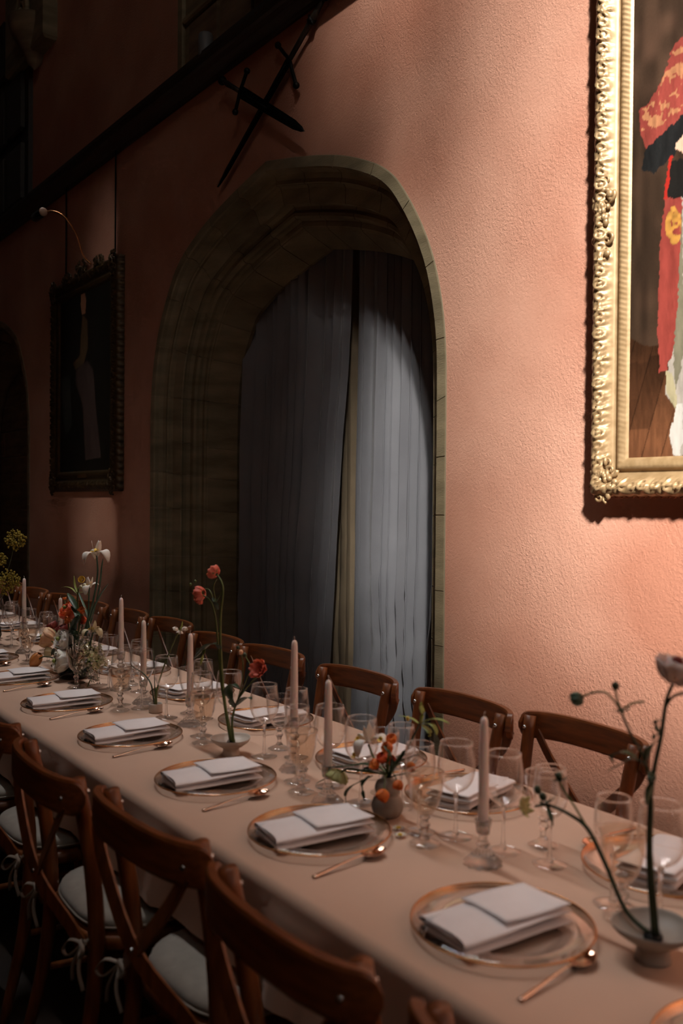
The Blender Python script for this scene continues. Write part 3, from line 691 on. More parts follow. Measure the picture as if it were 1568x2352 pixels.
# dark portrait on the left with crested frame
LF_Y = 2.54
a, b_ = P(115, 1128, LF_Y), P(265, 1128, LF_Y)
LX0, LZ0, LW = a.x, a.z, b_.x-a.x
LH = P(262, 585, LF_Y).z-LZ0
lp = thing('dark_portrait', 'dark carved frame portrait of a standing figure in shadow', 'painting', (LX0, WALL_Y, LZ0))
base_d = [(0, 0.03), (0.06, 0.055), (0.25, 0.066), (0.45, 0.056), (0.55, 0.042), (0.62, 0.040), (0.7, 0.050), (0.9, 0.046), (1.0, 0.026)]
frame(lp, LW, LH, 0.155, base_d, (0.05, 0.5), 0.19, 0.016, M_GOLDD, 5)
for c in ((0.06, 0.06), (LW-0.06, 0.06), (0.06, LH-0.05), (LW-0.06, LH-0.05)): cartouche(lp, c, 0.075, 0.085, -0.064, M_GOLDD, int(c[0]*70+c[1]*13))
cr_ = cartouche(lp, (LW*0.5, LH+0.01), 0.17, 0.075, -0.062, M_GOLDD, 91); cartouche(lp, (LW*0.27, LH+0.0), 0.12, 0.04, -0.058, M_GOLDD, 92); cartouche(lp, (LW*0.75, LH+0.0), 0.12, 0.05, -0.058, M_GOLDD, 93)
obj('backing', box(0.02, LW-0.02, -0.028, -0.002, 0.02, LH-0.02), M_DARKWOOD, lp, smooth=False)
def paint_left(X, Z):
    wx = X+LX0; wz = Z+LZ0; k = np.stack([wx, np.full(X.shape, WALL_Y-0.032), wz-CAM_Z], 1)
    zz = k @ np.array(CF); u = 784+F_PX*(k @ np.array(CR))/zz; v = 1176-F_PX*(k @ np.array(CU))/zz
    n1 = vnoise(X*30, Z*7, 13); n2 = vnoise(X*90, Z*30, 15); c = lin(24, 20, 15)*(0.6+0.7*n1)[:, None]
    def fill(poly, col, var=0.6):
        nonlocal c
        m = in_poly(u, v, poly); c = np.where(m[:, None], col*(1-var/2+var*(0.5*n1+0.5*n2))[:, None], c)
    fill([(140, 870), (160, 860), (165, 980), (150, 1000), (142, 940)], lin(52, 54, 50))
    fill([(186, 672), (193, 664), (198, 690), (196, 720), (188, 722), (185, 700)], lin(150, 100, 74), 0.4)
    fill([(190, 724), (200, 735), (202, 800), (192, 835), (172, 850), (168, 835), (184, 815), (186, 760)], lin(84, 64, 44))
    fill([(176, 850), (200, 828), (214, 850), (222, 960), (232, 1050), (196, 1058), (190, 930), (172, 880)], lin(66, 52, 48))
    return np.clip(c, 0.001, 0.5)
canvas('canvas', np.linspace(0.148, LW-0.148, 130), np.linspace(0.148, LH-0.148, 200), paint_left, lp, -0.032)
obj('brass_plate', box(LW*0.44, LW*0.56, -0.052, -0.044, 0.10, 0.125), M_RIM, lp, smooth=False)
for u_ in (265, 152):
    xx = P(u_, 500, WALL_Y-0.03).x-LX0; obj('hanging_cord', tube([(xx, -0.03, LH-0.15), (xx, -0.03, zb-LZ0+0.01)], 0.006, 6), M_IRON, lp)
# picture lamp over the dark portrait
hd, ar = P(92, 492, 2.22), P(190, 585, 2.53)
pl = thing('picture_lamp', 'slender brass picture lamp arching over the dark portrait', 'lamp', (ar.x, WALL_Y, ar.z))
rel = lambda q: (q.x-ar.x, q.y-WALL_Y, q.z-ar.z)
arm = [(0.0, -0.005, -0.06), rel(ar), rel(P(176, 540, 2.45)), rel(P(150, 500, 2.34)), rel(P(120, 485, 2.27)), rel(hd)]
obj('arm', tube(spline(arm, 6), 0.007, 6), M_RIM, pl)
hx, hy, hz = rel(hd)
obj('shade', tube([(hx-0.13, hy-0.005, hz-0.015), (hx-0.11, hy, hz), (hx+0.06, hy, hz), (hx+0.075, hy, hz)], [0.012, 0.032, 0.032, 0.02], 12), M_IRON, pl)
obj('shade_end', ball(0.032, (hx+0.07, hy, hz), 10, 6, (0.4, 1, 1)), mat('lamp_end', srgb(150, 120, 100), rough=0.5), pl)

# ------------------------------------------------------------------ swords
def sword(name, label, pix, y, blade_w, pommel_r, collar=None):
    """pix: pommel, guard centre, tip, guard ends (photograph pixels on the plane y)"""
    A, G, B, E1, E2 = [P(u, v, y) for u, v in pix]
    ax = (B-A); L = ax.length; ax.normalize(); grip = (G-A).dot(ax)
    root = thing(name, label, 'sword', A); n = Vector((0, -1, 0)); side = ax.cross(n).normalized()
    def q(s, t, o=0.0): return ax*s+side*t+n*o
    st = [grip, grip+0.02, grip+(L-grip)*0.55, L-blade_w*1.7, L-blade_w*0.5, L]; wd = [blade_w*0.5, blade_w*0.5, blade_w*0.42, blade_w*0.36, blade_w*0.2, 0.001]
    v = []; f = []
    for s_, w_ in zip(st, wd): v += [q(s_, -w_), q(s_, 0, 0.006), q(s_, w_), q(s_, 0, -0.005)]
    for i in range(len(st)-1):
        for k in range(4): f.append((i*4+k, i*4+(k+1) % 4, i*4+4+(k+1) % 4, i*4+4+k))
    f.append((3, 2, 1, 0)); obj('blade', (v, f), M_IRON, root, smooth=False)
    obj('grip', tube([q(0.02, 0), q(grip*0.3, 0), q(grip*0.55, 0), q(grip*0.97, 0)], [0.011, 0.017, 0.014, 0.013], 8), M_DARKWOOD, root)
    g = spline([E1-A, (E1-A)*0.45+(G-A)*0.55, G-A, (E2-A)*0.45+(G-A)*0.55, E2-A], 5)
    obj('crossguard', tube(g, 0.010, 8), M_IRON, root)
    obj('pommel', ball(pommel_r, q(0, 0), 12, 8), M_IRON, root)
    for e in (E1, E2): obj('guard_finial', ball(0.018, e-A, 8, 6), M_IRON, root)
    if collar:
        s_ = (P(*collar, y)-A).dot(ax); obj('grip_collar', tube([q(s_-0.012, 0), q(s_+0.012, 0)], 0.022, 10), M_IRON, root)
        obj('collar_ring', tube([q(s_, -0.03, 0.005), q(s_, 0.03, 0.005)], 0.008, 6), M_IRON, root)
    obj('fuller', tube([q(grip+0.03, 0, 0.008), q(grip+(L-grip)*0.45, 0, 0.007)], 0.005, 6), M_IRON, root)
    return root
sword('long_sword', 'long black two-handed sword hung diagonally on the terracotta wall', [(746, -8), (664, 138), (500, 430), (638, 104), (680, 196)], WALL_Y-0.035, 0.062, 0.022, (718, 52))
sword('short_sword', 'shorter black sword crossing over the long two-handed one', [(510, 185), (552, 208), (699, 301), (567, 163), (540, 257)], WALL_Y-0.065, 0.064, 0.026)

# ------------------------------------------------------------------ table and cloth
TX0, TX1, TY0, TY1 = -7.6, 0.35, 1.0, 1.872
tb = thing('banquet_table', 'long trestle table hidden beneath the beige cloth', 'table', ((TX0+TX1)/2, (TY0+TY1)/2, 0))
hl, hw_ = (TX1-TX0)/2-0.02, (TY1-TY0)/2-0.02
obj('tabletop', bevel_box(-hl, hl, -hw_, hw_, 0.715, 0.744, 0.005), M_DARKWOOD, tb, smooth=False)
for x in np.linspace(-hl+0.3, hl-0.3, 5):
    obj('trestle', bevel_box(x-0.03, x+0.03, -0.30, 0.30, 0.05, 0.714, 0.006), M_DARKWOOD, tb, smooth=False)
    obj('trestle_foot', bevel_box(x-0.05, x+0.05, -0.36, 0.36, 0.0, 0.049, 0.006), M_DARKWOOD, tb, smooth=False)
def tablecloth():
    R, drop = 0.022, 0.20
    across = []                                   # (y, z, hang) section across the table
    ny = 26
    for k in range(9): across.append((TY0-R, TABLE_Z-R-drop*(1-k/8), (1-k/8)))
    for k in range(1, 5): a = PI/2*k/5; across.append((TY0-R*math.cos(a)+0.0, TABLE_Z-R+R*math.sin(a), 0))
    for k in range(ny+1): across.append((TY0+(TY1-TY0)*k/ny, TABLE_Z, 0))
    for k in range(4, 0, -1): a = PI/2*k/5; across.append((TY1+R*math.cos(a), TABLE_Z-R+R*math.sin(a), 0))
    for k in range(9): across.append((TY1+R, TABLE_Z-R-drop*k/8, k/8))
    xs = np.arange(TX0-R, TX1+R+0.02, 0.03); v = []; f = []; n = len(across)
    for x in xs:
        for (y, z, h) in across:
            sg = -1 if y < TY0 else 1
            w = h*(0.016*math.sin(9*x+sg)+0.010*math.sin(21*x+2*sg)+0.006*math.sin(47*x))
            cr = 0.0
            if h == 0:                             # ironed creases and slight ripples of the linen
                for cx, ch in ((-1.30, 0.0008), (-2.52, 0.0008), (-3.7, 0.0008), (-0.2, 0.0008)): cr += ch*math.exp(-((x-cx-0.02*(y-1.4))/0.012)**2)
            elif 0.2 < h < 0.3: w -= 0.004
            v.append((x, y+(sg*abs(w)*0.8+w*0.4 if h else 0), z+cr))
    m = len(xs)
    for i in range(m-1):
        for k in range(n-1): f.append((i*n+k, (i+1)*n+k, (i+1)*n+k+1, i*n+k+1))
    for (i0, sg) in ((0, -1), (m-1, 1)):           # end drops
        top = [i0*n+k for k in range(n)]; st = len(v)
        for k in range(n):
            x, y, z = v[i0*n+k]; v.append((x+sg*0.01, y, min(z, TABLE_Z-R-drop)))
        for k in range(n-1): f.append((top[k], top[k+1], st+k+1, st+k))
    o = obj('tablecloth', (v, f), M_CLOTH)
    return tag(o, 'beige linen cloth covering the long banquet table', 'tablecloth')
tablecloth()

# ------------------------------------------------------------------ cross-back chairs (sitter looks towards +y, back posts at y = 0)
def make_chair():
    t = thing('cross_back_chair', '', 'chair')
    for s in (-1, 1):
        obj('back_post', tube(spline([(s*0.195, -0.075, 0.0), (s*0.188, -0.015, 0.25), (s*0.184, 0.004, 0.46), (s*0.189, -0.012, 0.66), (s*0.200, -0.050, 0.862)], 5), [0.014, 0.018, 0.020, 0.019, 0.0185], 10), M_WOOD, t)
        obj('front_leg', tube([(s*0.20, 0.375, 0.0), (s*0.187, 0.345, 0.44)], [0.013, 0.019], 10), M_WOOD, t)
        p = obj('bolt', ball(0.007, (s*0.200, -0.026, 0.830), 8, 6), M_BOLT, t)
        q_ = obj('bolt', ball(0.007, (s*0.204, -0.088, 0.826), 8, 6), M_BOLT, t)
    # bent top rail with rounded ends, behind the posts and curling forward past them
    def rail():
        v = []; f = []; n = 41
        ring = [(0.0105, -0.85), (0.0105, 0.85), (0.0075, 1.0), (-0.0075, 1.0), (-0.0105, 0.85), (-0.0105, -0.85), (-0.0075, -1.0), (0.0075, -1.0)]
        rows = []
        for i in range(n):
            a = -1+2*i/(n-1); x = 0.238*math.sin(a*PI/2*0.9)/math.sin(PI/2*0.9); y = -0.112+0.070*abs(a)**2.3
            tx = 0.238*math.cos(a*PI/2*0.9)*PI/2*0.9/math.sin(PI/2*0.9); ty = 0.070*2.3*abs(a)**1.3*(1 if a > 0 else -1)
            l = math.hypot(tx, ty); nx, ny = -ty/l, tx/l; e = max(0.0, (abs(a)-0.84)/0.16)
            hh = 0.041*math.sqrt(max(0.02, 1-e*e*0.95)); zc = 0.826+0.008*(1-a*a)
            rows.append([(x+nx*p_, y+ny*p_, zc+hh*q_) for p_, q_ in ring])
        for k in range(8):                                   # unshared strips keep the long edges crisp
            st_ = len(v)
            for r_ in rows: v += [r_[k], r_[(k+1) % 8]]
            for i in range(n-1): f.append((st_+2*i, st_+2*i+1, st_+2*i+3, st_+2*i+2))
        for r_ in (rows[0], rows[-1]): st_ = len(v); v += r_; f.append(tuple(range(st_, st_+8)))
        return v, f
    obj('top_rail', rail(), M_WOODH, t)
    for s in (-1, 1):
        off = 0.004*s
        pts = spline([(s*0.204, -0.080, 0.812), (s*0.150, -0.090, 0.730), (s*0.0, -0.085+off, 0.590), (-s*0.135, -0.045, 0.495), (-s*0.178, -0.020, 0.440)], 6)
        obj('cross_strap', ribbon(pts, 0.0185, 0.0032, (1, 0, 0.7*s)), M_WOOD, t, smooth=False)
    obj('strap_rivet', ball(0.006, (0, -0.094, 0.590), 8, 5), M_BOLT, t)
    def rsq(sx, sy, cy, n=40, p=3.4):
        out = []
        for k in range(n):
            a = 2*PI*k/n; c, s_ = math.cos(a), math.sin(a)
            wid = sx*(1.0+0.07*s_); out.append((wid*math.copysign(abs(c)**(2/p), c), cy+sy*math.copysign(abs(s_)**(2/p), s_)))
        return out
    def slab(rings, n=40):
        v = []; f = []
        for (pts, z) in rings: v += [(x, y, z) for x, y in pts]
        for i in range(len(rings)-1):
            for k in range(n): f.append((i*n+k, i*n+(k+1) % n, (i+1)*n+(k+1) % n, (i+1)*n+k))
        f += [tuple(range(n-1, -1, -1)), tuple((len(rings)-1)*n+k for k in range(n))]; return v, f
    obj('seat_frame', slab([(rsq(0.205, 0.198, 0.185), 0.425), (rsq(0.215, 0.207, 0.185), 0.432), (rsq(0.215, 0.207, 0.185), 0.455), (rsq(0.206, 0.200, 0.185), 0.462)]), M_WOOD, t)
    cu = obj('cushion', slab([(rsq(0.185, 0.180, 0.192), 0.463), (rsq(0.202, 0.195, 0.192), 0.472), (rsq(0.205, 0.198, 0.192), 0.484), (rsq(0.200, 0.193, 0.192), 0.497), (rsq(0.17, 0.165, 0.192), 0.503), (rsq(0.08, 0.08, 0.192), 0.506)]), M_CUSH, t)
    obj('piping', tube([(x, y, 0.478) for x, y in rsq(0.2055, 0.1985, 0.192)+rsq(0.2055, 0.1985, 0.192)[:1]], 0.003, 5, cap=False), M_TIE, cu)
    for s in (-1, 1):
        k = Vector((s*0.190, -0.030, 0.468)); b = MB()
        for (dx, dz, l) in ((-1, -0.5, 0.075), (1, 0.25, 0.07)):
            lp_ = spline([k, k+Vector((dx*l*0.5, -0.02, dz*l*0.5+0.018)), k+Vector((dx*l, -0.024, dz*l)), k+Vector((dx*l*0.55, -0.022, dz*l*0.5-0.022)), k], 5)
            b.add(ribbon(lp_, 0.0045, 0.0012, (0, 1, 0.3)))
        for (dx, l) in ((-0.5, 0.11), (0.25, 0.10)):
            b.add(ribbon(spline([k, k+Vector((dx*l*0.5, -0.015, -l*0.5)), k+Vector((dx*l, -0.008, -l))], 5), 0.0045, 0.0012, (0, 1, 0.2)))
        b.add(ball(0.009, k, 8, 5)); b.add(tube([k, (s*0.17, 0.02, 0.476)], 0.004, 6))
        b.obj('tie_bow', M_TIE, cu)
    for (a, c) in (((-0.19, 0.005, 0.24), (-0.192, 0.352, 0.22)), ((0.19, 0.005, 0.24), (0.192, 0.352, 0.22)), ((-0.19, 0.18, 0.23), (0.19, 0.18, 0.23))):
        obj('stretcher', tube([a, c], 0.010, 8), M_WOOD, t)
    return t
CH = make_chair(); chs = {}
near_ch = [(-0.66, 0.856, 0.02), (-1.208, 0.850, -0.03), (-1.748, 0.868, 0.03), (-2.262, 0.838, -0.05), (-2.865, 0.862, 0.02), (-3.42, 0.86, 0.0)]
for i, (x, y, r) in enumerate(near_ch):
    place(CH, chs, 'brown cross-back chair with tied grey cushion, near row, %s from the right' % ORD[i], (x, y, 0), r, 'cross-back chairs along the table')
far_ch = [(-1.695, 2.075, -0.08), (-2.155, 2.040, -0.06), (-2.712, 2.040, 0.0), (-3.322, 2.050, 0.02), (-3.80, 2.045, 0.0), (-4.44, 2.12, 0.0), (-4.92, 2.10, -0.03), (-5.46, 2.08, 0.03), (-5.98, 2.08, 0.0), (-6.50, 2.07, 0.02), (-7.05, 2.08, 0.0)]
for i, (x, y, r) in enumerate(far_ch):
    place(CH, chs, 'brown cross-back chair against the terracotta wall side, far row, %s from the right' % ORD[i], (x, y, 0), PI+r, 'cross-back chairs along the table')

# ------------------------------------------------------------------ place settings
def make_plate():
    t = thing('charger_plate', '', 'plate')
    prof = [(0.0, 0.004), (0.105, 0.004), (0.112, 0.006), (0.120, 0.010), (0.163, 0.0165), (0.163, 0.0185), (0.119, 0.0135), (0.110, 0.0095), (0.104, 0.0075), (0.0, 0.0075)]
    obj('dish', lathe(prof, 64), M_PLT, t)
    obj('gold_rim', lathe_closed([(0.1625+0.0020*math.cos(a), 0.0175+0.0020*math.sin(a)) for a in np.linspace(0, 2*PI, 8, endpoint=False)], 72), M_RIM, t)
    obj('foot_ring', lathe_closed([(0.100, 0.0), (0.104, 0.0), (0.104, 0.0045), (0.100, 0.0045)], 48), M_PLT, t)
    return t
def make_napkin():
    """folded linen rectangle, long side along y, looped open end towards -y"""
    t = thing('napkin', '', 'napkin')
    def sheet(z0, z1, dx, lift):
        # closed flattened loop swept along y
        n = 22; v = []; f = []; ny = 16
        for j in range(ny):
            b = j/(ny-1); y = -0.122+0.244*b; sag = 0.004*math.sin(PI*b)
            w = 0.066-0.004*b; op = 1.0+0.8*max(0.0, 1-b/0.45)**1.5
            cxx = dx+0.018*(b-0.5)
            for k in range(n):
                a = 2*PI*k/n; c, s_ = math.cos(a), math.sin(a)
                x = w*math.copysign(abs(c)**0.55, c); hz = (z1-z0)/2*(op if x < 0 else 1+0.3*(op-1))
                z = z0+(z1-z0)/2*0.8+hz*math.copysign(abs(s_)**0.8, s_)*0.9+sag+lift*b+0.0025*math.sin(5*b+3*x/w)
                if s_ < 0: z = max(z, z0+0.0005)
                v.append((x+cxx, y+0.010*math.sin(PI*k/n)*(1-b), z))
        for j in range(ny-1):
            for k in range(n): f.append((j*n+k, j*n+(k+1) % n, (j+1)*n+(k+1) % n, (j+1)*n+k))
        f.append(tuple((ny-1)*n+k for k in range(n)))
        return v, f
    obj('lower_fold', sheet(0.0, 0.012, 0.002, 0.0), M_NAP, t)
    obj('upper_fold', sheet(0.0135, 0.026, -0.002, 0.004), M_NAP, t)
    for zz, ph_ in ((0.0045, 0.0), (0.0085, 1.2), (0.0175, 0.6), (0.0225, 2.0)):
        o = obj('inner_fold', grid(9, 6, lambda a, b: (-0.054+0.110*a, -0.116+0.12*b, zz+0.0022*math.sin(3.0*a+ph_)*(1-b)+0.0025*(1-a)*(1-b))), M_NAP, t); o.modifiers.new('thickness', 'SOLIDIFY').thickness = 0.0016
    fl = obj('top_flap', grid(10, 14, lambda a, b: (-0.058+0.116*a+0.018*(b-0.5), -0.02+0.142*b, 0.0345+0.004*b+0.002*math.sin(4*b+3*a))), M_NAP, t); fl.modifiers.new('thickness', 'SOLIDIFY').thickness = 0.0016
    return t
def make_spoon():
    t = thing('dessert_spoon', '', 'spoon')
    v = []; f = []; n = 9; m = 11
    for j in range(m):
        b = j/(m-1); y = 0.140+0.062*b; w = 0.0205*math.sin(PI*min(0.98, 0.06+0.90*b)**0.85)**0.75
        for i in range(n):
            a = -1+2*i/(n-1); dep = 0.009*math.sin(PI*b)**0.7
            v.append((a*w, y, 0.0125-dep*(1-a*a)+0.002*b-0.0))
    for j in range(m-1):
        for i in range(n-1): f.append((j*n+i, j*n+i+1, (j+1)*n+i+1, (j+1)*n+i))
    o = obj('bowl', (v, f), M_SPOON, t); md = o.modifiers.new('thickness', 'SOLIDIFY'); md.thickness = 0.0016
    ss = o.modifiers.new('smooth', 'SUBSURF'); ss.levels = 1; ss.render_levels = 1
    hp = spline([(0, 0.0, 0.003), (0, 0.03, 0.0055), (0, 0.075, 0.010), (0, 0.115, 0.013), (0, 0.142, 0.0125)], 5)
    obj('handle', tube(hp, [0.0052, 0.0046, 0.0034, 0.0026, 0.0034], 8, sx=0.5, up=(0, 0, 1)), M_SPOON, t)
    return t
near_X = [-0.625, -1.126, -1.690, -2.175, -2.735, -3.302, -3.86, -4.42, -4.98, -5.52, -6.05]
far_X = [-1.11, -1.68, -2.08, -2.66, -3.20, -3.76, -4.30, -4.85, -5.40, -5.95]
PL, NA, SP = make_plate(), make_napkin(), make_spoon(); s1, s2, s3 = {}, {}, {}
def where(row, i): return '%s row, %s place from the right' % (row, ORD[i])
rj = random.Random(3)
for i, x in enumerate(near_X):
    z = TABLE_Z
    place(PL, s1, 'clear glass charger plate with thin gold rim, %s' % where('near', i), (x, 1.206, z), rj.uniform(0, 6), 'charger plates on the table')
    place(NA, s2, 'folded white linen napkin on its plate, %s' % where('near', i), (x-0.002, 1.190, z+0.0078), rj.uniform(-0.05, 0.05)-0.05, 'napkins on the plates')
    if i: place(SP, s3, 'copper-toned dessert spoon beside the plate, %s' % where('near', i), (x+0.178+rj.uniform(-0.01, 0.01), 1.048+0.006*i, z+0.0005), 0.09, 'dessert spoons')
for i, x in enumerate(far_X):
    place(PL, s1, 'clear glass charger plate with thin gold rim, %s' % where('far', i), (x, 1.668, TABLE_Z), rj.uniform(0, 6), 'charger plates on the table')
    place(NA, s2, 'folded white linen napkin on its plate, %s' % where('far', i), (x+0.0, 1.680, TABLE_Z+0.0078), PI+rj.uniform(-0.12, 0.12)+0.25, 'napkins on the plates')
    place(SP, s3, 'copper-toned dessert spoon beside the plate, %s' % where('far', i), (x-0.186, 1.835, TABLE_Z+0.0005), PI+0.06, 'dessert spoons')

# ------------------------------------------------------------------ glasses
def wine_glass(name, rb, rr, h, hs, foot):
    """rb max bowl radius, rr rim radius, h height, hs stem top height"""
    t = thing(name, '', 'glass'); bh = h-hs; th = 0.0011
    outer = [(0.004, hs), (0.010, hs+0.004), (rb*0.62, hs+bh*0.13), (rb*0.88, hs+bh*0.27), (rb*0.99, hs+bh*0.42), (rb, hs+bh*0.52), (rb*0.97, hs+bh*0.68), (rb*0.92, hs+bh*0.84), (rr, h)]
    inner = [(r-th, z+(0.002 if i < 2 else 0)) for i, (r, z) in enumerate(outer)][::-1]
    sm = [(q.x, q.z) for q in spline([(r, 0, z) for r, z in outer], 3)]; si = [(max(q.x, 0.0), q.z) for q in spline([(r, 0, z) for r, z in inner], 3)]
    obj('bowl', lathe(sm+si[:-1]+[(0.0, inner[-1][1])], 32), M_GLT, t)
    obj('rim', lathe_closed([(rr-th/2+0.0014*math.cos(a), h+0.0013*math.sin(a)) for a in np.linspace(0, 2*PI, 6, endpoint=False)], 40), M_GL, t)
    obj('stem', lathe([(0.0, 0.004), (0.008, 0.005), (0.0052, 0.016), (0.0040, 0.04), (0.0036, hs*0.6), (0.0042, hs-0.012), (0.0068, hs-0.001), (0.0, hs+0.001)], 12), M_GL, t)
    obj('foot', lathe([(0.0, 0.0), (foot, 0.0), (foot+0.0005, 0.001), (foot, 0.002), (foot*0.6, 0.0036), (0.010, 0.006), (0.0, 0.0065)], 36), M_GLT, t)
    return t
def goblet(name, mt, tall=0.163):
    t = thing(name, '', 'glass'); z0 = 0.066
    pr_o = [(0.007, z0), (0.016, z0+0.004), (0.026, z0+0.016), (0.0335, z0+0.034), (0.0385, z0+0.056), (0.041, z0+0.078), (0.0425, tall)]
    sm = [(q.x, q.z) for q in spline([(r, 0, z) for r, z in pr_o], 3)]
    si = [(max(r-0.0022, 0.0), z+(0.006 if z < z0+0.01 else 0.001)) for r, z in sm][::-1]; si[0] = (sm[-1][0]-0.0016, tall)
    def panel(r, z, a, i):
        k = max(0.0, 1-(z-z0)/0.062); return r*(1+0.055*k*abs(math.cos(4.5*a))-0.02*k)
    obj('bowl', lathe(sm+si+[(0.0, z0+0.006)], 54, panel), mt, t)
    obj('rim', lathe_closed([(0.0417+0.0012*math.cos(a), tall+0.0010*math.sin(a)) for a in np.linspace(0, 2*PI, 6, endpoint=False)], 40), M_GL, t)
    prs = [(0.0, 0.0665), (0.009, 0.066), (0.0125, 0.061), (0.008, 0.056), (0.007, 0.053), (0.0115, 0.047), (0.0125, 0.043), (0.0085, 0.037), (0.0065, 0.028), (0.0075, 0.020), (0.012, 0.013), (0.0, 0.010)]
    obj('knopped_stem', lathe(prs[::-1], 8), M_GL, t, smooth=False)
    obj('foot', lathe([(0.0, 0.0), (0.033, 0.0), (0.035, 0.0015), (0.034, 0.004), (0.022, 0.007), (0.013, 0.012), (0.0, 0.013)], 36, lambda r, z, a, i: r*(1+0.03*math.cos(9*a)) if r > 0.03 else r), M_GLT, t)
    return t
GW = wine_glass('wine_glass', 0.0435, 0.0375, 0.216, 0.098, 0.039); GN = wine_glass('white_wine_glass', 0.037, 0.0318, 0.205, 0.095, 0.036)
GA = goblet('amber_goblet', M_AMB); GC = goblet('clear_goblet', M_GLT); st = {k: {} for k in 'WNAC'}
near_g = {0: None,
 1: [('A', -1.029, 1.421), ('N', -1.076, 1.426+0.03), ('W', -0.979, 1.466)],
 2: [('A', -1.512, 1.368), ('N', -1.578, 1.410), ('W', -1.508, 1.459)],
 3: [('A', -1.973, 1.348), ('N', -2.056, 1.391), ('W', -1.971, 1.439)],
 4: [('A', -2.548, 1.366), ('N', -2.631, 1.404), ('W', -2.551, 1.462)],
 5: [('A', -3.113, 1.332), ('N', -3.198, 1.372), ('W', -3.105, 1.412)],
 6: [('A', -3.595, 1.350), ('N', -3.687, 1.386), ('W', -3.594, 1.443)]}
far_g = {0: [('W', -1.383, 1.482), ('N', -1.274, 1.508), ('C', -1.354, 1.580)],
 1: [('W', -1.817, 1.425), ('N', -1.736, 1.488), ('C', -1.845, 1.520)],
 2: [('W', -2.313, 1.445), ('N', -2.251, 1.519), ('C', -2.360, 1.529)],
 3: [('W', -2.922, 1.422), ('N', -2.837, 1.520), ('C', -2.935, 1.520)],
 4: [('W', -3.489, 1.443), ('N', -3.381, 1.527), ('C', -3.517, 1.556)]}
for i in range(7, len(near_X)): near_g[i] = [('A', near_X[i]+0.18, 1.360), ('N', near_X[i]+0.095, 1.40), ('W', near_X[i]+0.185, 1.455)]
for i in range(5, len(far_X)): far_g[i] = [('W', far_X[i]-0.26, 1.465), ('N', far_X[i]-0.17, 1.525), ('C', far_X[i]-0.27, 1.560)]
G_OF = {'W': (GW, 'wide clear wine glass behind the plate'), 'N': (GN, 'narrow clear wine glass behind the plate'), 'A': (GA, 'amber pressed goblet with knopped stem'), 'C': (GC, 'clear pressed goblet with knopped stem')}
for row, dd in (('near', near_g), ('far', far_g)):
    for i, L in dd.items():
        for (k, x, y) in (L or []):
            place(G_OF[k][0], st[k], '%s, %s' % (G_OF[k][1], where(row, i)), (x, y, TABLE_Z+0.0006), rj.uniform(0, 6), 'glasses on the table')

# ------------------------------------------------------------------ candles in glass holders
def holder(name, h):
    t = thing(name, '', 'candlestick'); zc = h-0.030
    def flute(r, z, a, i): return r*(1+0.07*math.cos(12*a)) if 0.014 < r and z < 0.035 else r
    obj('fluted_base', lathe([(0.0, 0.0), (0.038, 0.0), (0.040, 0.003), (0.036, 0.008), (0.024, 0.020), (0.015, 0.030), (0.011, 0.035), (0.0, 0.036)], 48, flute), M_GL, t)
    k = [(0.0, 0.034), (0.010, 0.036), (0.015, 0.042), (0.010, 0.048)]
    z = 0.048
    while z < zc-0.018: k += [(0.016, z+0.008), (0.016, z+0.012), (0.0095, z+0.020)]; z += 0.020
    k += [(0.0095, zc-0.001), (0.0, zc)]
    obj('baluster', lathe(k, 10), M_GL, t, smooth=False)
    obj('cup', lathe_closed([(0.009, zc), (0.014, zc+0.003), (0.0155, zc+0.016), (0.018, h+0.004), (0.0165, h+0.004), (0.0138, zc+0.016), (0.0122, zc+0.006), (0.004, zc+0.004)], 24, lambda r, z, a, i: r*(1+0.05*math.cos(8*a)) if z > h else r), M_GL, t)
    return t
def candle(L):
    t = thing('taper_candle', '', 'candle')
    obj('wax', lathe([(0.0, 0.0), (0.0110, 0.0), (0.0115, 0.02), (0.0108, L*0.5), (0.0090, L*0.9), (0.0078, L*0.965), (0.0050, L*0.99), (0.0, L)], 18), M_WAX, t)
    obj('wick', tube(spline([(0, 0, L-0.002), (0.0005, 0, L+0.006), (-0.003, 0.001, L+0.010)], 4), 0.0010, 5), M_WICK, t)
    return t
HS, HT, CA = holder('short_candlestick', 0.092), holder('tall_candlestick', 0.150), candle(0.246); hst, htt, cat_ = {}, {}, {}
cands = [(-1.358, 1.394, 'S'), (-1.866, 1.356, 'S'), (-2.147, 1.440, 'T'), (-2.780, 1.440, 'S'), (-3.177, 1.451, 'S'), (-3.454, 1.480, 'T'), (-4.105, 1.465, 'S'), (-4.551, 1.442, 'T'), (-5.2, 1.43, 'S'), (-5.75, 1.45, 'T')]
for i, (x, y, k) in enumerate(cands):
    hp_, hs_, zc = (HS, hst, 0.066) if k == 'S' else (HT, htt, 0.124)
    place(hp_, hs_, '%s fluted glass candlestick, %s candle from the right' % ('short' if k == 'S' else 'tall', ORD[i]), (x, y, TABLE_Z+0.0006), 0, 'glass candlesticks')
    place(CA, cat_, 'unlit white taper candle, %s from the right along the table' % ORD[i], (x, y, TABLE_Z+zc+0.0016), rj.uniform(0, 6), 'taper candles')

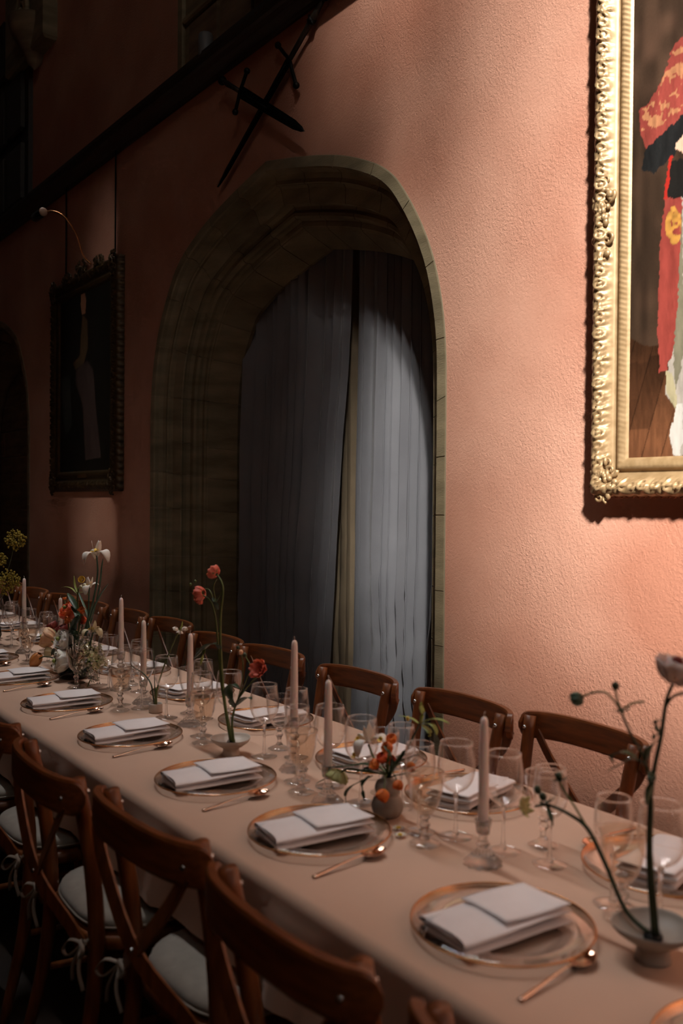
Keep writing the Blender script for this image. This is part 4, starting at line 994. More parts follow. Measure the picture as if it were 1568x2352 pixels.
# ------------------------------------------------------------------ flowers
def look(d, roll=0.0):
    d = Vector(d).normalized(); return d.to_track_quat('Z', 'Y').to_matrix().to_4x4() @ Matrix.Rotation(roll, 4, 'Z')
def at(p, d=(0, 0, 1), roll=0.0, sc=1.0): return Matrix.Translation(Vector(p)) @ look(d, roll) @ Matrix.Scale(sc, 4)
def cup_petals(r, layers, n0, open_in, open_out, ruffle, seed, flat=0.9, bottom=2.75):
    """overlapping cupped petals round a centre: ranunculus, rose, tulip"""
    rd = random.Random(seed); mb = MB()
    for k in range(layers):
        t = k/max(1, layers-1); n = n0+int(round(t*2)); R = r*(0.32+0.68*t); ph = rd.uniform(0, 6)
        for j in range(n):
            a0 = ph+2*PI*j/n; wd = 2*PI/n*0.78; top = open_in+(open_out-open_in)*t+rd.uniform(-0.08, 0.08); rf = rd.uniform(0, 6)
            def fn(u, v):
                a = a0+(2*u-1)*wd*(0.35+0.65*math.sin(PI*min(1, 0.15+0.85*v))**0.6 if v < 0.7 else 0.9-0.45*((v-0.7)/0.3)**2)
                p = bottom+(top-bottom)*v; rr = R*(1+0.05*(2*u-1)**2+ruffle*v*v*math.sin(7*u+rf)+0.10*v*v*t)
                return (rr*math.sin(p)*math.cos(a), rr*math.sin(p)*math.sin(a), r*0.55+rr*flat*math.cos(p))
            mb.add(grid(5, 6, fn))
    return mb.v, mb.f
def ray_petals(r, n, lift, curl, wid, seed, two=True, ruffle=0.08):
    rd = random.Random(seed); mb = MB()
    for L_ in range(2 if two else 1):
        for j in range(n):
            a0 = 2*PI*(j+0.5*L_)/n+rd.uniform(-0.1, 0.1); l = r*(1-0.18*L_)*rd.uniform(0.9, 1.08); li = lift+0.25*L_; rf = rd.uniform(0, 6)
            def fn(u, v):
                w = wid*r*math.sin(PI*(0.12+0.80*v))**0.8*(2*u-1); x = l*v*math.cos(li); z = l*v*math.sin(li)-curl*r*v*v*v+0.18*r*(2*u-1)**2*v+ruffle*r*v*math.sin(6*u+rf)
                return (x*math.cos(a0)-w*math.sin(a0), x*math.sin(a0)+w*math.cos(a0), z)
            mb.add(grid(5, 6, fn))
    return mb.v, mb.f
def iris_petals(r, seed):
    rd = random.Random(seed); fall, stand = MB(), MB()
    for j in range(3):
        a0 = 2*PI*j/3+rd.uniform(-0.2, 0.2); rf = rd.uniform(0, 6)
        def fn(u, v):
            w = 0.34*r*(0.25+0.75*math.sin(PI*min(1.0, v)**1.6)**0.8 if v < 0.98 else 0.25)*(2*u-1)
            x = r*(0.95*math.sin(1.5*v)); z = r*(0.55*math.sin(2.4*v)-0.75*v*v)+0.07*r*math.sin(9*u+rf)*v
            return (x*math.cos(a0)-w*math.sin(a0), x*math.sin(a0)+w*math.cos(a0), z)
        fall.add(grid(6, 9, fn)); b0 = a0+PI/3
        def gn(u, v):
            w = 0.20*r*math.sin(PI*(0.1+0.85*v))*(2*u-1); x = r*(0.15+0.18*v); z = r*0.95*v+0.05*r*math.sin(7*u+rf)*v
            return (x*math.cos(b0)-w*math.sin(b0), x*math.sin(b0)+w*math.cos(b0), z)
        stand.add(grid(5, 7, gn))
    return fall, stand
def leaf_vf(pts, w, fold=0.25):
    """a blade along a curve with a folded midrib"""
    c = spline(pts, 5); m = len(c); v = []; f = []
    for i, p in enumerate(c):
        t = i/(m-1); tg = (c[min(i+1, m-1)]-c[max(i-1, 0)]).normalized(); sd = tg.cross(Vector((0, 0, 1)))
        if sd.length < 0.15: sd = tg.cross(Vector((0.7, 0.7, 0)))
        sd.normalize(); up = sd.cross(tg); ww = w*math.sin(PI*(0.10+0.88*t))**0.8
        v += [p-sd*ww+up*ww*fold, p, p+sd*ww+up*ww*fold]
    for i in range(m-1):
        a = 3*i; f += [(a, a+1, a+4, a+3), (a+1, a+2, a+5, a+4)]
    return v, f
def flower(name, label, stem, sr, stem_m, group=None, cat='flower'):
    """Empty at the stem's foot; returns root and the shift into its space"""
    b = Vector(stem[0]); t = thing(name, label, cat, b, 0, group)
    obj('stem', tube(spline([Vector(p)-b for p in stem], 6), sr, 7), stem_m, t)
    return t, b
def leaf(t, b, pts, w, m, fold=0.25):
    o = obj('leaf', leaf_vf([Vector(p)-b for p in pts], w, fold), m, t); o.modifiers.new('thickness', 'SOLIDIFY').thickness = 0.0008; return o
def bloom(t, b, vf, m, p, d=(0, 0, 1), roll=0.0, name='bloom'):
    mb = MB(); mb.add(vf, at(Vector(p)-b, d, roll)); o = mb.obj(name, m, t); o.modifiers.new('thickness', 'SOLIDIFY').thickness = 0.0006; return o
def calyx(t, b, p, d, r, m=M_STEM, n=5):
    mb = MB(); M_ = at(Vector(p)-b, d)
    for k in range(n):
        a = 2*PI*k/n; mb.add(leaf_vf([(0, 0, 0), (r*0.7*math.cos(a), r*0.7*math.sin(a), r*0.1), (r*1.2*math.cos(a+0.2), r*1.2*math.sin(a+0.2), r*0.5)], r*0.28), M_)
    return mb.obj('calyx', m, t)
def bud(t, b, p, d, r, m):
    mb = MB(); mb.add(ball(r, (0, 0, r*0.6), 10, 7, (0.85, 0.85, 1.0)), at(Vector(p)-b, d)); return mb.obj('bud', m, t)
T_CAM = (0.35, -0.9, 0.25)            # roughly towards the camera side of the table
TZ = TABLE_Z+0.0006

# --- low white footed bowl with tall coral ranunculus (left of centre)
def foot_bowl(name, label, x, y, r, h, m, wav):
    t = thing(name, label, 'bowl', (x, y, TZ))
    pr_ = [(0.0, 0.0), (r*0.42, 0.0), (r*0.44, 0.004), (r*0.40, h*0.40), (r*0.55, h*0.52), (r*0.90, h*0.80), (r, h), (r*0.97, h+0.001), (r*0.86, h*0.85), (r*0.50, h*0.64), (0.0, h*0.60)]
    obj('bowl_body', lathe([(q.x, q.z) for q in spline([(a, 0, b) for a, b in pr_], 2)], 48, lambda rr, z, a, i: max(rr, 0)*(1+wav*math.cos(3*a+0.5)*(z/h)**2) if z > h*0.4 else max(rr, 0)), m, t)
    fr_ = MB(); fr_.add(lathe([(0.0, h*0.60), (0.016, h*0.60), (0.016, h*0.72), (0.0, h*0.74)], 16))
    for k in range(20): a = k*2.4; rr = 0.0135*math.sqrt(k/20); fr_.add(tube([(rr*math.cos(a), rr*math.sin(a), h*0.72), (rr*math.cos(a), rr*math.sin(a), h*0.88)], 0.0006, 4))
    fr_.obj('flower_pin_holder', M_IRON, t); return t
BX, BY = -2.382, 1.372
foot_bowl('footed_bowl', 'pale footed ceramic bowl holding tall coral ranunculus stems', BX, BY, 0.060, 0.052, M_CER, 0.05)
zb_ = TZ+0.040
b0 = Vector((BX-0.002, BY, zb_))
fl, b = flower('coral_ranunculus', 'tall coral ranunculus with its highest bloom nodding above the bowl', [b0, P(514, 1600, BY), P(507, 1500, BY), P(506, 1420, BY), P(512, 1360, BY), P(508, 1335, BY), P(497, 1318, BY)], [0.0052, 0.004, 0.0026], M_STEM)
bloom(fl, b, cup_petals(0.021, 4, 5, 0.5, 1.35, 0.10, 3), M_CORAL, P(495, 1318, BY), (-0.75, -0.3, 0.45)); calyx(fl, b, P(497, 1319, BY), (-0.6, -0.3, 0.5), 0.014)
leaf(fl, b, [P(506, 1492, BY), P(496, 1480, BY-0.02), P(478, 1482, BY-0.03), P(462, 1496, BY-0.03), P(446, 1512, BY-0.03)], 0.014, M_LEAF)
leaf(fl, b, [P(470, 1484, BY-0.02), P(466, 1505, BY-0.03), P(460, 1528, BY-0.03)], 0.006, M_LEAFL)
fl, b = flower('coral_ranunculus', 'tall coral ranunculus with drooping paired blooms left of the highest', [b0+Vector((0.004, 0.004, 0)), P(511, 1590, BY), P(503, 1510, BY), P(496, 1430, BY), P(488, 1392, BY), P(478, 1375, BY), P(462, 1365, BY)], [0.004, 0.0032, 0.0020], M_STEM)
bloom(fl, b, cup_petals(0.022, 4, 5, 0.5, 1.4, 0.12, 4), M_CORAL, P(464, 1362, BY), (-0.85, -0.3, -0.2)); bloom(fl, b, cup_petals(0.014, 3, 5, 0.5, 1.4, 0.12, 5), M_CORAL, P(458, 1376, BY), (-0.5, -0.3, -0.8), name='small_bloom')
calyx(fl, b, P(464, 1362, BY), (-0.85, -0.3, -0.1), 0.016, M_STEM, 6)
for (u, v) in ((449, 1338), (438, 1345)): bud(fl, b, P(u, v, BY), (-0.4, 0, 0.8), 0.006, M_STEM)
for pts in ([P(496, 1405, BY), P(484, 1360, BY), P(472, 1352, BY)], [P(500, 1400, BY), P(490, 1350, BY), P(497, 1330, BY)], [P(498, 1380, BY), P(508, 1362, BY), P(511, 1350, BY)]): obj('side_shoot', tube(spline([p-b for p in pts], 5), 0.0018, 6), M_STEM, fl)
leaf(fl, b, [P(500, 1400, BY), P(494, 1384, BY-0.02), P(488, 1372, BY-0.02)], 0.008, M_LEAF)
fl, b = flower('coral_ranunculus', 'short coral ranunculus leaning right from the pale footed bowl', [b0+Vector((0.018, 0.0, 0)), P(533, 1655, BY), P(545, 1610, BY), P(566, 1580, BY), P(588, 1556, BY), P(596, 1548, BY)], [0.0036, 0.003, 0.0018], M_STEM)
bloom(fl, b, ray_petals(0.033, 6, 0.35, -0.15, 0.46, 8), M_CORAL, P(600, 1538, BY), (0.30, -0.85, 0.35)); bloom(fl, b, cup_petals(0.012, 2, 5, 0.5, 1.0, 0.1, 8), M_CORAL, P(601, 1538, BY), (0.30, -0.85, 0.35), name='bloom_heart')
for pts in ([P(545, 1610, BY), P(556, 1565, BY), P(558, 1528, BY), P(553, 1500, BY)], [P(548, 1604, BY), P(566, 1560, BY), P(574, 1530, BY), P(564, 1508, BY)]): obj('side_shoot', tube(spline([p-b for p in pts], 5), 0.0018, 6), M_STEM, fl)
bud(fl, b, P(553, 1502, BY), (0, 0, 1), 0.008, M_PEACH); bud(fl, b, P(563, 1508, BY), (-0.5, 0, 0.8), 0.008, M_STEMD); bud(fl, b, P(547, 1490, BY), (-0.3, 0, 0.8), 0.006, M_STEMD)
leaf(fl, b, [P(541, 1622, BY), P(528, 1606, BY-0.02), P(524, 1588, BY-0.03), P(534, 1572, BY-0.03), P(550, 1582, BY-0.03)], 0.014, M_LEAF)
leaf(fl, b, [P(543, 1620, BY), P(556, 1608, BY-0.02), P(570, 1602, BY-0.03), P(578, 1606, BY-0.03)], 0.012, M_LEAF)
leaf(fl, b, [P(537, 1625, BY), P(530, 1612, BY-0.03), P(535, 1600, BY-0.03)], 0.008, M_LEAF)

# --- tiny pot with a snowflake flower
KX, KY = -3.022, 1.428
pt = thing('bud_pot', 'tiny beige cylinder pot with green snowflake stems', 'pot', (KX, KY, TZ))
obj('pot_wall', lathe_closed([(0.023, 0.0), (0.0245, 0.002), (0.0245, 0.031), (0.0235, 0.0325), (0.021, 0.031), (0.021, 0.004), (0.018, 0.003)], 28), M_CER, pt)
obj('pot_base', lathe([(0.0, 0.0005), (0.0215, 0.0005), (0.0215, 0.006), (0.0, 0.006)], 20), M_CER, pt)
k0 = Vector((KX+0.006, KY, TZ+0.008))
fl, b = flower('snowflake_flower', 'white snowflake flower arching right from the tiny pot', [k0, P(360, 1590, KY), P(368, 1556, KY), P(384, 1510, KY), P(404, 1464, KY), P(414, 1440, KY)], [0.0034, 0.0028, 0.002], M_STEM)
leaf(fl, b, [P(408, 1458, KY), P(416, 1442, KY), P(419, 1426, KY)], 0.004, M_LEAFL)
for (u, v, d) in ((403, 1444, (-0.5, -0.2, -0.9)), (424, 1444, (0.5, -0.2, -0.9)), (413, 1452, (0, -0.2, -1))): bloom(fl, b, cup_petals(0.010, 2, 4, 1.2, 1.75, 0.2, u, 1.2), M_WHITEP, P(u, v, KY), d)
fl, b = flower('leafless_sprig', 'bent leafless green stem leaning left from the tiny pot', [k0+Vector((-0.010, 0, 0)), P(352, 1600, KY), P(346, 1570, KY), P(328, 1546, KY), P(304, 1531, KY)], [0.0034, 0.0028, 0.0018], M_STEMD, cat='stem')
leaf(fl, b, [k0+Vector((-0.004, 0, 0.01)), P(354, 1560, KY), P(354, 1520, KY), P(351, 1492, KY)], 0.003, M_LEAF, 0.5)
fl, b = flower('cut_stem', 'short cut green stem standing in the tiny pot', [k0+Vector((0.006, -0.006, 0)), P(357, 1605, KY-0.006), P(359, 1581, KY-0.006)], 0.0034, M_STEM, cat='stem')

# --- gourd vase with orange blooms
VX, VY = -1.700, 1.415
vs = thing('gourd_vase', 'greige double gourd vase holding orange blooms', 'vase', (VX, VY, TZ))
vp = [(0.0, 0.0), (0.022, 0.0), (0.034, 0.010), (0.0395, 0.027), (0.035, 0.044), (0.0265, 0.053), (0.0305, 0.064), (0.031, 0.074), (0.026, 0.086), (0.015, 0.093), (0.013, 0.097), (0.0105, 0.096), (0.011, 0.090), (0.010, 0.05), (0.0, 0.045)]
obj('vase_body', lathe([(max(q.x, 0), q.z) for q in spline([(a, 0, c) for a, c in vp], 3)], 36), M_CERG, vs)
v0 = Vector((VX, VY, TZ+0.060)); vn = Vector((VX, VY, TZ+0.098))
oran = [((899, 1698), 0.0125, (0.1, -0.5, 0.8), M_ORANGE, 0.015), ((890, 1718), 0.0135, (0.0, -0.8, 0.5), M_ORANGE, -0.02), ((878, 1741), 0.0130, (0, -0.6, 0.7), M_REDOR, -0.01), ((860, 1756), 0.0125, (-0.4, -0.7, 0.4), M_ORANGE, -0.025),
        ((898, 1748), 0.0120, (0.4, -0.4, 0.6), M_REDOR, 0.015), ((943, 1760), 0.0110, (0.5, -0.3, -0.6), M_ORANGE, 0.0), ((914, 1803), 0.0120, (0.3, -0.4, -0.8), M_ORANGE, -0.03), ((879, 1827), 0.0150, (0.0, -0.7, -0.7), M_ORANGE, -0.055)]
wh_ = ['topmost in the gourd vase', 'second from the top in the gourd vase', 'half closed above the gourd vase mouth', 'leftmost in the gourd vase', 'partly hidden behind others in the gourd vase', 'hanging far right beside the amber goblet', 'drooping right of the gourd vase', 'hanging in front of the gourd vase']
for k, ((u, v), r, d, m, dy) in enumerate(oran):
    p = P(u, v, VY+dy); mid = (vn+p)/2+Vector((0, 0, 0.018))
    fl, b = flower('orange_bloom', 'small orange cup bloom %s' % wh_[k], [v0, vn, mid, p-Vector(d)*0.004], [0.0024, 0.0018, 0.0012], M_STEM, 'orange blooms in the gourd vase')
    bloom(fl, b, cup_petals(r, 3, 4, 0.6, 0.95, 0.05, k+20, 1.05), m, p-Vector(d)*r*0.5, d)
def sprig(name, label, base, top, leaves, m, group=None, sr=0.002):
    fl, b = flower(name, label, [base, vn if (base-v0).length < 0.001 else (base+top)/2, top], sr, M_STEMD, group, 'foliage')
    for pts, w in leaves: leaf(fl, b, pts, w, m)
    return fl, b
sprig('leaf_sprig', 'dark green leaf sprig reaching left from the gourd vase', v0, P(866, 1768, VY-0.02), [([P(866, 1768, VY-0.02), P(840, 1756, VY-0.03), P(800, 1760, VY-0.05), P(748, 1763, VY-0.06)], 0.010), ([P(866, 1776, VY-0.02), P(838, 1768, VY-0.04), P(812, 1776, VY-0.05), P(788, 1770, VY-0.05)], 0.008), ([P(856, 1782, VY-0.03), P(830, 1794, VY-0.05), P(808, 1806, VY-0.06), P(794, 1822, VY-0.06), P(794, 1846, VY-0.06)], 0.007), ([P(848, 1782, VY-0.03), P(832, 1800, VY-0.05), P(832, 1820, VY-0.05), P(838, 1840, VY-0.05)], 0.007)], M_LEAF)
sprig('leaf_sprig', 'dark green leaf sprig reaching right from the gourd vase', v0, P(900, 1770, VY), [([P(896, 1786, VY), P(915, 1780, VY-0.02), P(938, 1776, VY-0.02), P(960, 1770, VY-0.02)], 0.006), ([P(898, 1770, VY), P(915, 1752, VY+0.02), P(940, 1740, VY+0.02), P(966, 1730, VY+0.03)], 0.009), ([P(902, 1760, VY), P(925, 1730, VY+0.02), P(945, 1716, VY+0.02)], 0.008), ([P(890, 1790, VY), P(902, 1760, VY-0.02), P(893, 1728, VY-0.03), P(880, 1712, VY-0.03)], 0.007)], M_LEAF)
fl, b = flower('white_iris', 'white and yellow iris rising left of the orange blooms', [v0, vn, P(862, 1748, VY+0.01), P(846, 1710, VY+0.02)], [0.003, 0.0028], M_STEM)
fa, sd_ = iris_petals(0.050, 5); bloom(fl, b, (fa.v, fa.f), M_WHITEP, P(848, 1706, VY+0.02), (0, -0.2, 1), 0.6, 'falls'); bloom(fl, b, (sd_.v, sd_.f), M_WHITEP, P(848, 1706, VY+0.02), (0.1, -0.1, 1), 0.6, 'standards')
for (u, v) in ((824, 1700), (816, 1738), (876, 1700)): bloom(fl, b, ray_petals(0.012, 3, 0.9, 0.2, 0.5, u, False), M_YEL, P(u, v, VY), (0, -0.6, 0.4), name='yellow_blotch')
fl, b = flower('green_hellebore', 'light green hellebore spray rising right of the orange blooms', [v0, vn, P(928, 1730, VY+0.02), P(950, 1690, VY+0.03), P(964, 1660, VY+0.03)], [0.0035, 0.003, 0.002], M_STEMD)
for pts, w in (([P(966, 1662, VY+0.03), P(970, 1640, VY+0.03), P(966, 1622, VY+0.03), P(968, 1612, VY+0.03)], 0.007), ([P(968, 1660, VY+0.03), P(990, 1652, VY+0.03), P(1012, 1654, VY+0.02), P(1032, 1662, VY+0.02)], 0.007), ([P(968, 1662, VY+0.03), P(990, 1664, VY+0.02), P(1000, 1676, VY+0.02), P(1003, 1690, VY+0.02)], 0.007), ([P(962, 1662, VY+0.03), P(944, 1650, VY+0.03), P(915, 1643, VY+0.03)], 0.004), ([P(968, 1664, VY+0.03), P(985, 1680, VY+0.02), P(986, 1694, VY+0.02)], 0.007)): leaf(fl, b, pts, w, M_LEAFL)
bud(fl, b, P(936, 1654, VY+0.03), (0, 0, 1), 0.006, M_YEL)
fl, b = flower('pale_hellebore', 'pale green nodding hellebore hanging left of the gourd vase', [v0, vn, P(840, 1772, VY-0.03), P(800, 1766, VY-0.05), P(780, 1776, VY-0.055)], [0.003, 0.002], M_STEM)
bloom(fl, b, cup_petals(0.026, 3, 5, 1.0, 1.5, 0.12, 9), M_GPET, P(777, 1776, VY-0.055), (-0.1, -0.3, -0.9))
leaf(fl, b, [P(770, 1778, VY-0.055), P(745, 1790, VY-0.06), P(726, 1800, VY-0.06)], 0.005, M_LEAF)
# loose chamomile heads on the cloth
for k, (x, y) in enumerate([(-1.614, 1.378), (-1.578, 1.352), (-4.10, 1.36), (-4.22, 1.39), (-4.02, 1.30)]):
    t = thing('chamomile_head', ['fallen chamomile head nearer the gourd vase', 'fallen chamomile head nearer the amber goblet', 'fallen chamomile head beside the bronze tulip', 'fallen chamomile head left of the big bouquet', 'fallen chamomile head in front of the big bouquet'][k], 'flower', (x, y, TZ), k, 'fallen chamomile heads')
    obj('ray_florets', ray_petals(0.015, 10, 0.2, 0.1, 0.26, k, False, 0.02), M_WHITEP, t, loc=(0, 0, 0.003)); obj('disc', ball(0.0055, (0, 0, 0.005), 10, 6, (1, 1, 0.8)), M_YEL, t)

# --- grey bowl at the right edge with anemone stems
RX, RY = -0.905, 1.335
foot_bowl('footed_bowl', 'grey footed ceramic bowl at right edge holding anemone stems', RX, RY, 0.066, 0.058, M_CERG, 0.04)
r0 = Vector((RX+0.002, RY, TZ+0.040))
fl, b = flower('anemone', 'tall pale pink anemone standing upright at the right edge', [r0, P(1490, 2000, RY), P(1491, 1880, RY), P(1500, 1780, RY), P(1518, 1690, RY), P(1530, 1610, RY), P(1545, 1570, RY)], [0.0044, 0.0038, 0.0030], M_STEMD)
bloom(fl, b, cup_petals(0.034, 3, 4, 0.75, 1.35, 0.08, 31), M_PINK, P(1552, 1556, RY), (0.25, 0.1, 0.9)); calyx(fl, b, P(1546, 1566, RY), (0.2, 0, 1), 0.02, M_STEMD)
bud(fl, b, P(1556, 1530, RY), (0.2, -0.4, 0.8), 0.012, M_MAROON)
obj('side_shoot', tube(spline([P(1527, 1625, RY)-b, P(1545, 1600, RY)-b, P(1575, 1590, RY)-b], 5), 0.0024, 6), M_STEMD, fl)
for pts in ([P(1520, 1690, RY), P(1505, 1670, RY), P(1508, 1655, RY), P(1520, 1656, RY)], [P(1519, 1690, RY), P(1505, 1688, RY), P(1500, 1700, RY)]): leaf(fl, b, pts, 0.007, M_LEAF)
fl, b = flower('anemone', 'green budded anemone stem branching left behind the upright one', [r0+Vector((0.004, 0.004, 0)), P(1494, 1960, RY), P(1496, 1860, RY), P(1492, 1800, RY), P(1478, 1740, RY), P(1450, 1690, RY), P(1428, 1640, RY)], [0.004, 0.0032, 0.0022], M_STEMD)
for pts in ([P(1428, 1640, RY), P(1416, 1618, RY), P(1392, 1592, RY), P(1365, 1590, RY), P(1336, 1600, RY)], [P(1430, 1640, RY), P(1418, 1610, RY), P(1412, 1580, RY)], [P(1430, 1628, RY), P(1452, 1616, RY), P(1478, 1612, RY)]): obj('side_shoot', tube(spline([p-b for p in pts], 5), 0.0020, 6), M_STEM, fl)
bloom(fl, b, cup_petals(0.0125, 3, 4, 0.5, 0.9, 0.1, 33), M_LEAFB, P(1332, 1603, RY), (-0.9, -0.2, -0.4), name='closed_bloom'); bud(fl, b, P(1413, 1582, RY), (0, 0, 1), 0.008, M_STEMD); calyx(fl, b, P(1428, 1636, RY), (-0.2, 0, 1), 0.014, M_STEMD)
for pts, w in (([P(1484, 1760, RY), P(1462, 1742, RY-0.02), P(1430, 1728, RY-0.03), P(1404, 1738, RY-0.03), P(1408, 1752, RY-0.03)], 0.008), ([P(1480, 1752, RY), P(1450, 1744, RY-0.03), P(1420, 1758, RY-0.04), P(1394, 1772, RY-0.04)], 0.007), ([P(1490, 1770, RY), P(1496, 1790, RY-0.02), P(1488, 1830, RY-0.02), P(1484, 1850, RY-0.02)], 0.008), ([P(1480, 1750, RY), P(1490, 1720, RY-0.02), P(1515, 1695, RY-0.02)], 0.006)): leaf(fl, b, pts, w, M_LEAF)
fl, b = flower('leaning_anemone', 'anemone stem leaning far left out of the grey bowl', [r0+Vector((-0.008, 0, 0)), P(1436, 2090, RY), P(1390, 1985, RY), P(1350, 1905, RY), P(1310, 1872, RY), P(1262, 1850, RY), P(1228, 1852, RY)], [0.0046, 0.004, 0.0022], M_STEMD)
bloom(fl, b, ray_petals(0.022, 5, 0.3, 0.6, 0.4, 35), M_GPET, P(1206, 1852, RY), (-0.9, -0.2, -0.35))
obj('side_shoot', tube(spline([P(1352, 1908, RY)-b, P(1318, 1850, RY)-b, P(1294, 1815, RY)-b, P(1284, 1792, RY)-b], 5), 0.0022, 6), M_STEM, fl)
for (u, v) in ((1285, 1790), (1236, 1820), (1248, 1836)): bud(fl, b, P(u, v, RY), (-0.3, 0, 0.8), 0.0085, M_STEMD)
calyx(fl, b, P(1256, 1846, RY), (-0.4, 0, 0.7), 0.016, M_STEMD); calyx(fl, b, P(1284, 1795, RY), (-0.2, 0, 0.9), 0.014, M_STEMD)
leaf(fl, b, [P(1256, 1850, RY), P(1264, 1875, RY-0.01), P(1270, 1898, RY-0.01)], 0.005, M_LEAF)

# --- large bouquet in the dark bowl (left)
QX, QY = -3.80, 1.415
q_ = thing('dark_bowl', 'low black bowl under the big mixed bouquet', 'bowl', (QX, QY, TZ))
obj('bowl_body', lathe([(0.0, 0.0), (0.05, 0.0), (0.062, 0.010), (0.066, 0.032), (0.064, 0.044), (0.058, 0.043), (0.058, 0.014), (0.0, 0.010)], 32), M_BLACK, q_)
obj('moss', ball(0.055, (0, 0, 0.026), 16, 8, (1, 1, 0.45)), M_LEAF, q_)
c0 = Vector((QX, QY, TZ+0.040))
big = [('red_orange_ranunculus', 'large red-orange ranunculus crowning the big bouquet', (157, 1402), 0.034, M_REDOR, -0.02, (0, -0.7, 0.6), 5),
 ('maroon_ranunculus', 'maroon ranunculus at the left of the dark red pair', (118, 1438), 0.023, M_MAROON, 0.02, (-0.4, -0.4, 0.8), 4),
 ('maroon_ranunculus', 'maroon ranunculus at the right of the dark red pair', (142, 1444), 0.022, M_MAROON, -0.01, (0, -0.4, 0.9), 4),
 ('peach_ranunculus', 'peach ranunculus at the left side of the big bouquet', (107, 1465), 0.036, M_PEACH, -0.03, (-0.45, -0.8, 0.3), 6),
 ('white_ranunculus', 'white ranunculus beside the peach one', (144, 1470), 0.036, M_WHITEP, -0.05, (0.1, -0.9, 0.3), 6),
 ('white_ranunculus', 'white ranunculus low over the black bowl', (138, 1518), 0.038, M_WHITEP, -0.07, (-0.1, -0.95, 0.1), 6),
 ('cream_ranunculus', 'small cream ranunculus tucked between peach and low white ones', (111, 1498), 0.019, M_CREAM, -0.03, (-0.7, -0.6, 0.1), 3),
 ('orange_bloom', 'small orange bloom right of the large red-orange ranunculus', (188, 1402), 0.013, M_ORANGE, 0.0, (0.4, -0.6, 0.6), 3),
 ('orange_bloom', 'small orange bloom under the large red-orange ranunculus', (154, 1424), 0.013, M_ORANGE, -0.04, (0, -0.9, 0.1), 3),
 ('orange_bloom', 'small orange bloom among the leaves beside the lower iris', (191, 1425), 0.013, M_REDOR, 0.01, (0.2, -0.8, 0.3), 3),
 ('orange_bloom', 'tiny orange bud highest left in the big bouquet', (148, 1374), 0.007, M_ORANGE, 0.02, (0, -0.3, 0.9), 2)]
for k, (nm, lb, (u, v), r, m, dy, d, ly) in enumerate(big):
    r *= 1.2
    p = P(u, v, QY+dy); fl, b = flower(nm, lb, [c0, (c0*0.6+p*0.4)+Vector((0, 0, 0.02)), p-Vector(d).normalized()*r*0.2], [0.003, 0.002], M_STEM, 'blooms in the big bouquet')
    bloom(fl, b, cup_petals(r, ly, 5, 0.25, 1.15, 0.05, 40+k), m, p-Vector(d).normalized()*r*0.55, d)
    if r > 0.03: obj('green_eye', ball(r*0.20, (p-b)+Vector(d).normalized()*r*0.55, 8, 6), M_LEAFL, fl)
pb = P(84, 1522, 1.30); fl, b = flower('bronze_tulip', 'bronze tulip drooping left of the black bowl over the cloth', [c0+Vector((-0.02, -0.03, -0.015)), P(128, 1515, 1.34), P(104, 1508, 1.31), P(88, 1514, 1.30)], [0.003, 0.0026], M_STEMD)
bloom(fl, b, cup_petals(0.024, 2, 3, 0.35, 0.5, 0.05, 61, 1.5), M_TUL, P(86, 1510, 1.30), (-0.45, -0.3, -0.85))
iris = [((222, 1276), 0.062, [(200, 1430), (214, 1380), (224, 1320)], 'tall white iris topping the big bouquet', 0.3, 1), ((205, 1350), 0.046, [(200, 1440), (203, 1400)], 'half open white iris at mid height of the big bouquet', 0.9, 2), ((214, 1452), 0.048, [(203, 1500), (208, 1475)], 'lowest white iris with yellow blotch in the big bouquet', 0.1, 3)]
for (p_, r, st_, lb, ro, sd) in iris:
    p = P(*p_, QY); fl, b = flower('white_iris', lb, [c0]+[P(*q, QY) for q in st_]+[p], [0.0046, 0.004, 0.0032], M_LEAFB, 'irises in the big bouquet')
    fa, sn = iris_petals(r, sd); bloom(fl, b, (fa.v, fa.f), M_WHITEP if sd < 3 else M_CREAM, p, (0.05, -0.15, 1), ro, 'falls'); bloom(fl, b, (sn.v, sn.f), M_WHITEP if sd < 3 else M_CREAM, p, (0, 0, 1), ro, 'standards')
    bloom(fl, b, ray_petals(r*0.42, 3, 0.6, 0.5, 0.35, sd, False), M_YEL, p+Vector((0, -0.004, r*0.25)), (0, -0.5, 1), ro, 'yellow_blotch')
lf = [([(202, 1440), (214, 1400), (232, 1365), (249, 1340)], 0.005), ([(206, 1430), (196, 1400), (186, 1375), (180, 1360)], 0.005), ([(212, 1420), (228, 1350), (234, 1300), (237, 1282)], 0.0035), ([(198, 1440), (206, 1415), (211, 1390)], 0.004)]
for k, (L_, w) in enumerate(lf):
    pts = [P(*q, QY+0.01) for q in L_]; fl, b = flower('iris_blade', ['slender iris blade slanting right in the big bouquet', 'slender iris blade slanting left in the big bouquet', 'slender iris blade hugging the tall iris stem', 'short iris blade at the centre of the big bouquet'][k], [c0, (c0+pts[0])/2, pts[0]], 0.003, M_LEAFB, 'iris blades in the big bouquet', 'leaf')
    leaf(fl, b, pts, w, M_LEAFB, 0.5)
fl, b = flower('fritillary', 'yellow green fritillary with narrow leaves in the big bouquet', [c0, P(182, 1430, QY), P(178, 1380, QY), P(180, 1350, QY)], [0.0034, 0.0028], M_STEM)
for (u, v, d) in ((189, 1332, (0.4, -0.4, 0.2)), (191, 1346, (0.2, -0.5, -0.8))): bloom(fl, b, cup_petals(0.014, 2, 3, 0.9, 1.2, 0.05, u+v), M_CREAM if v > 1340 else M_YEL, P(u, v, QY), d)
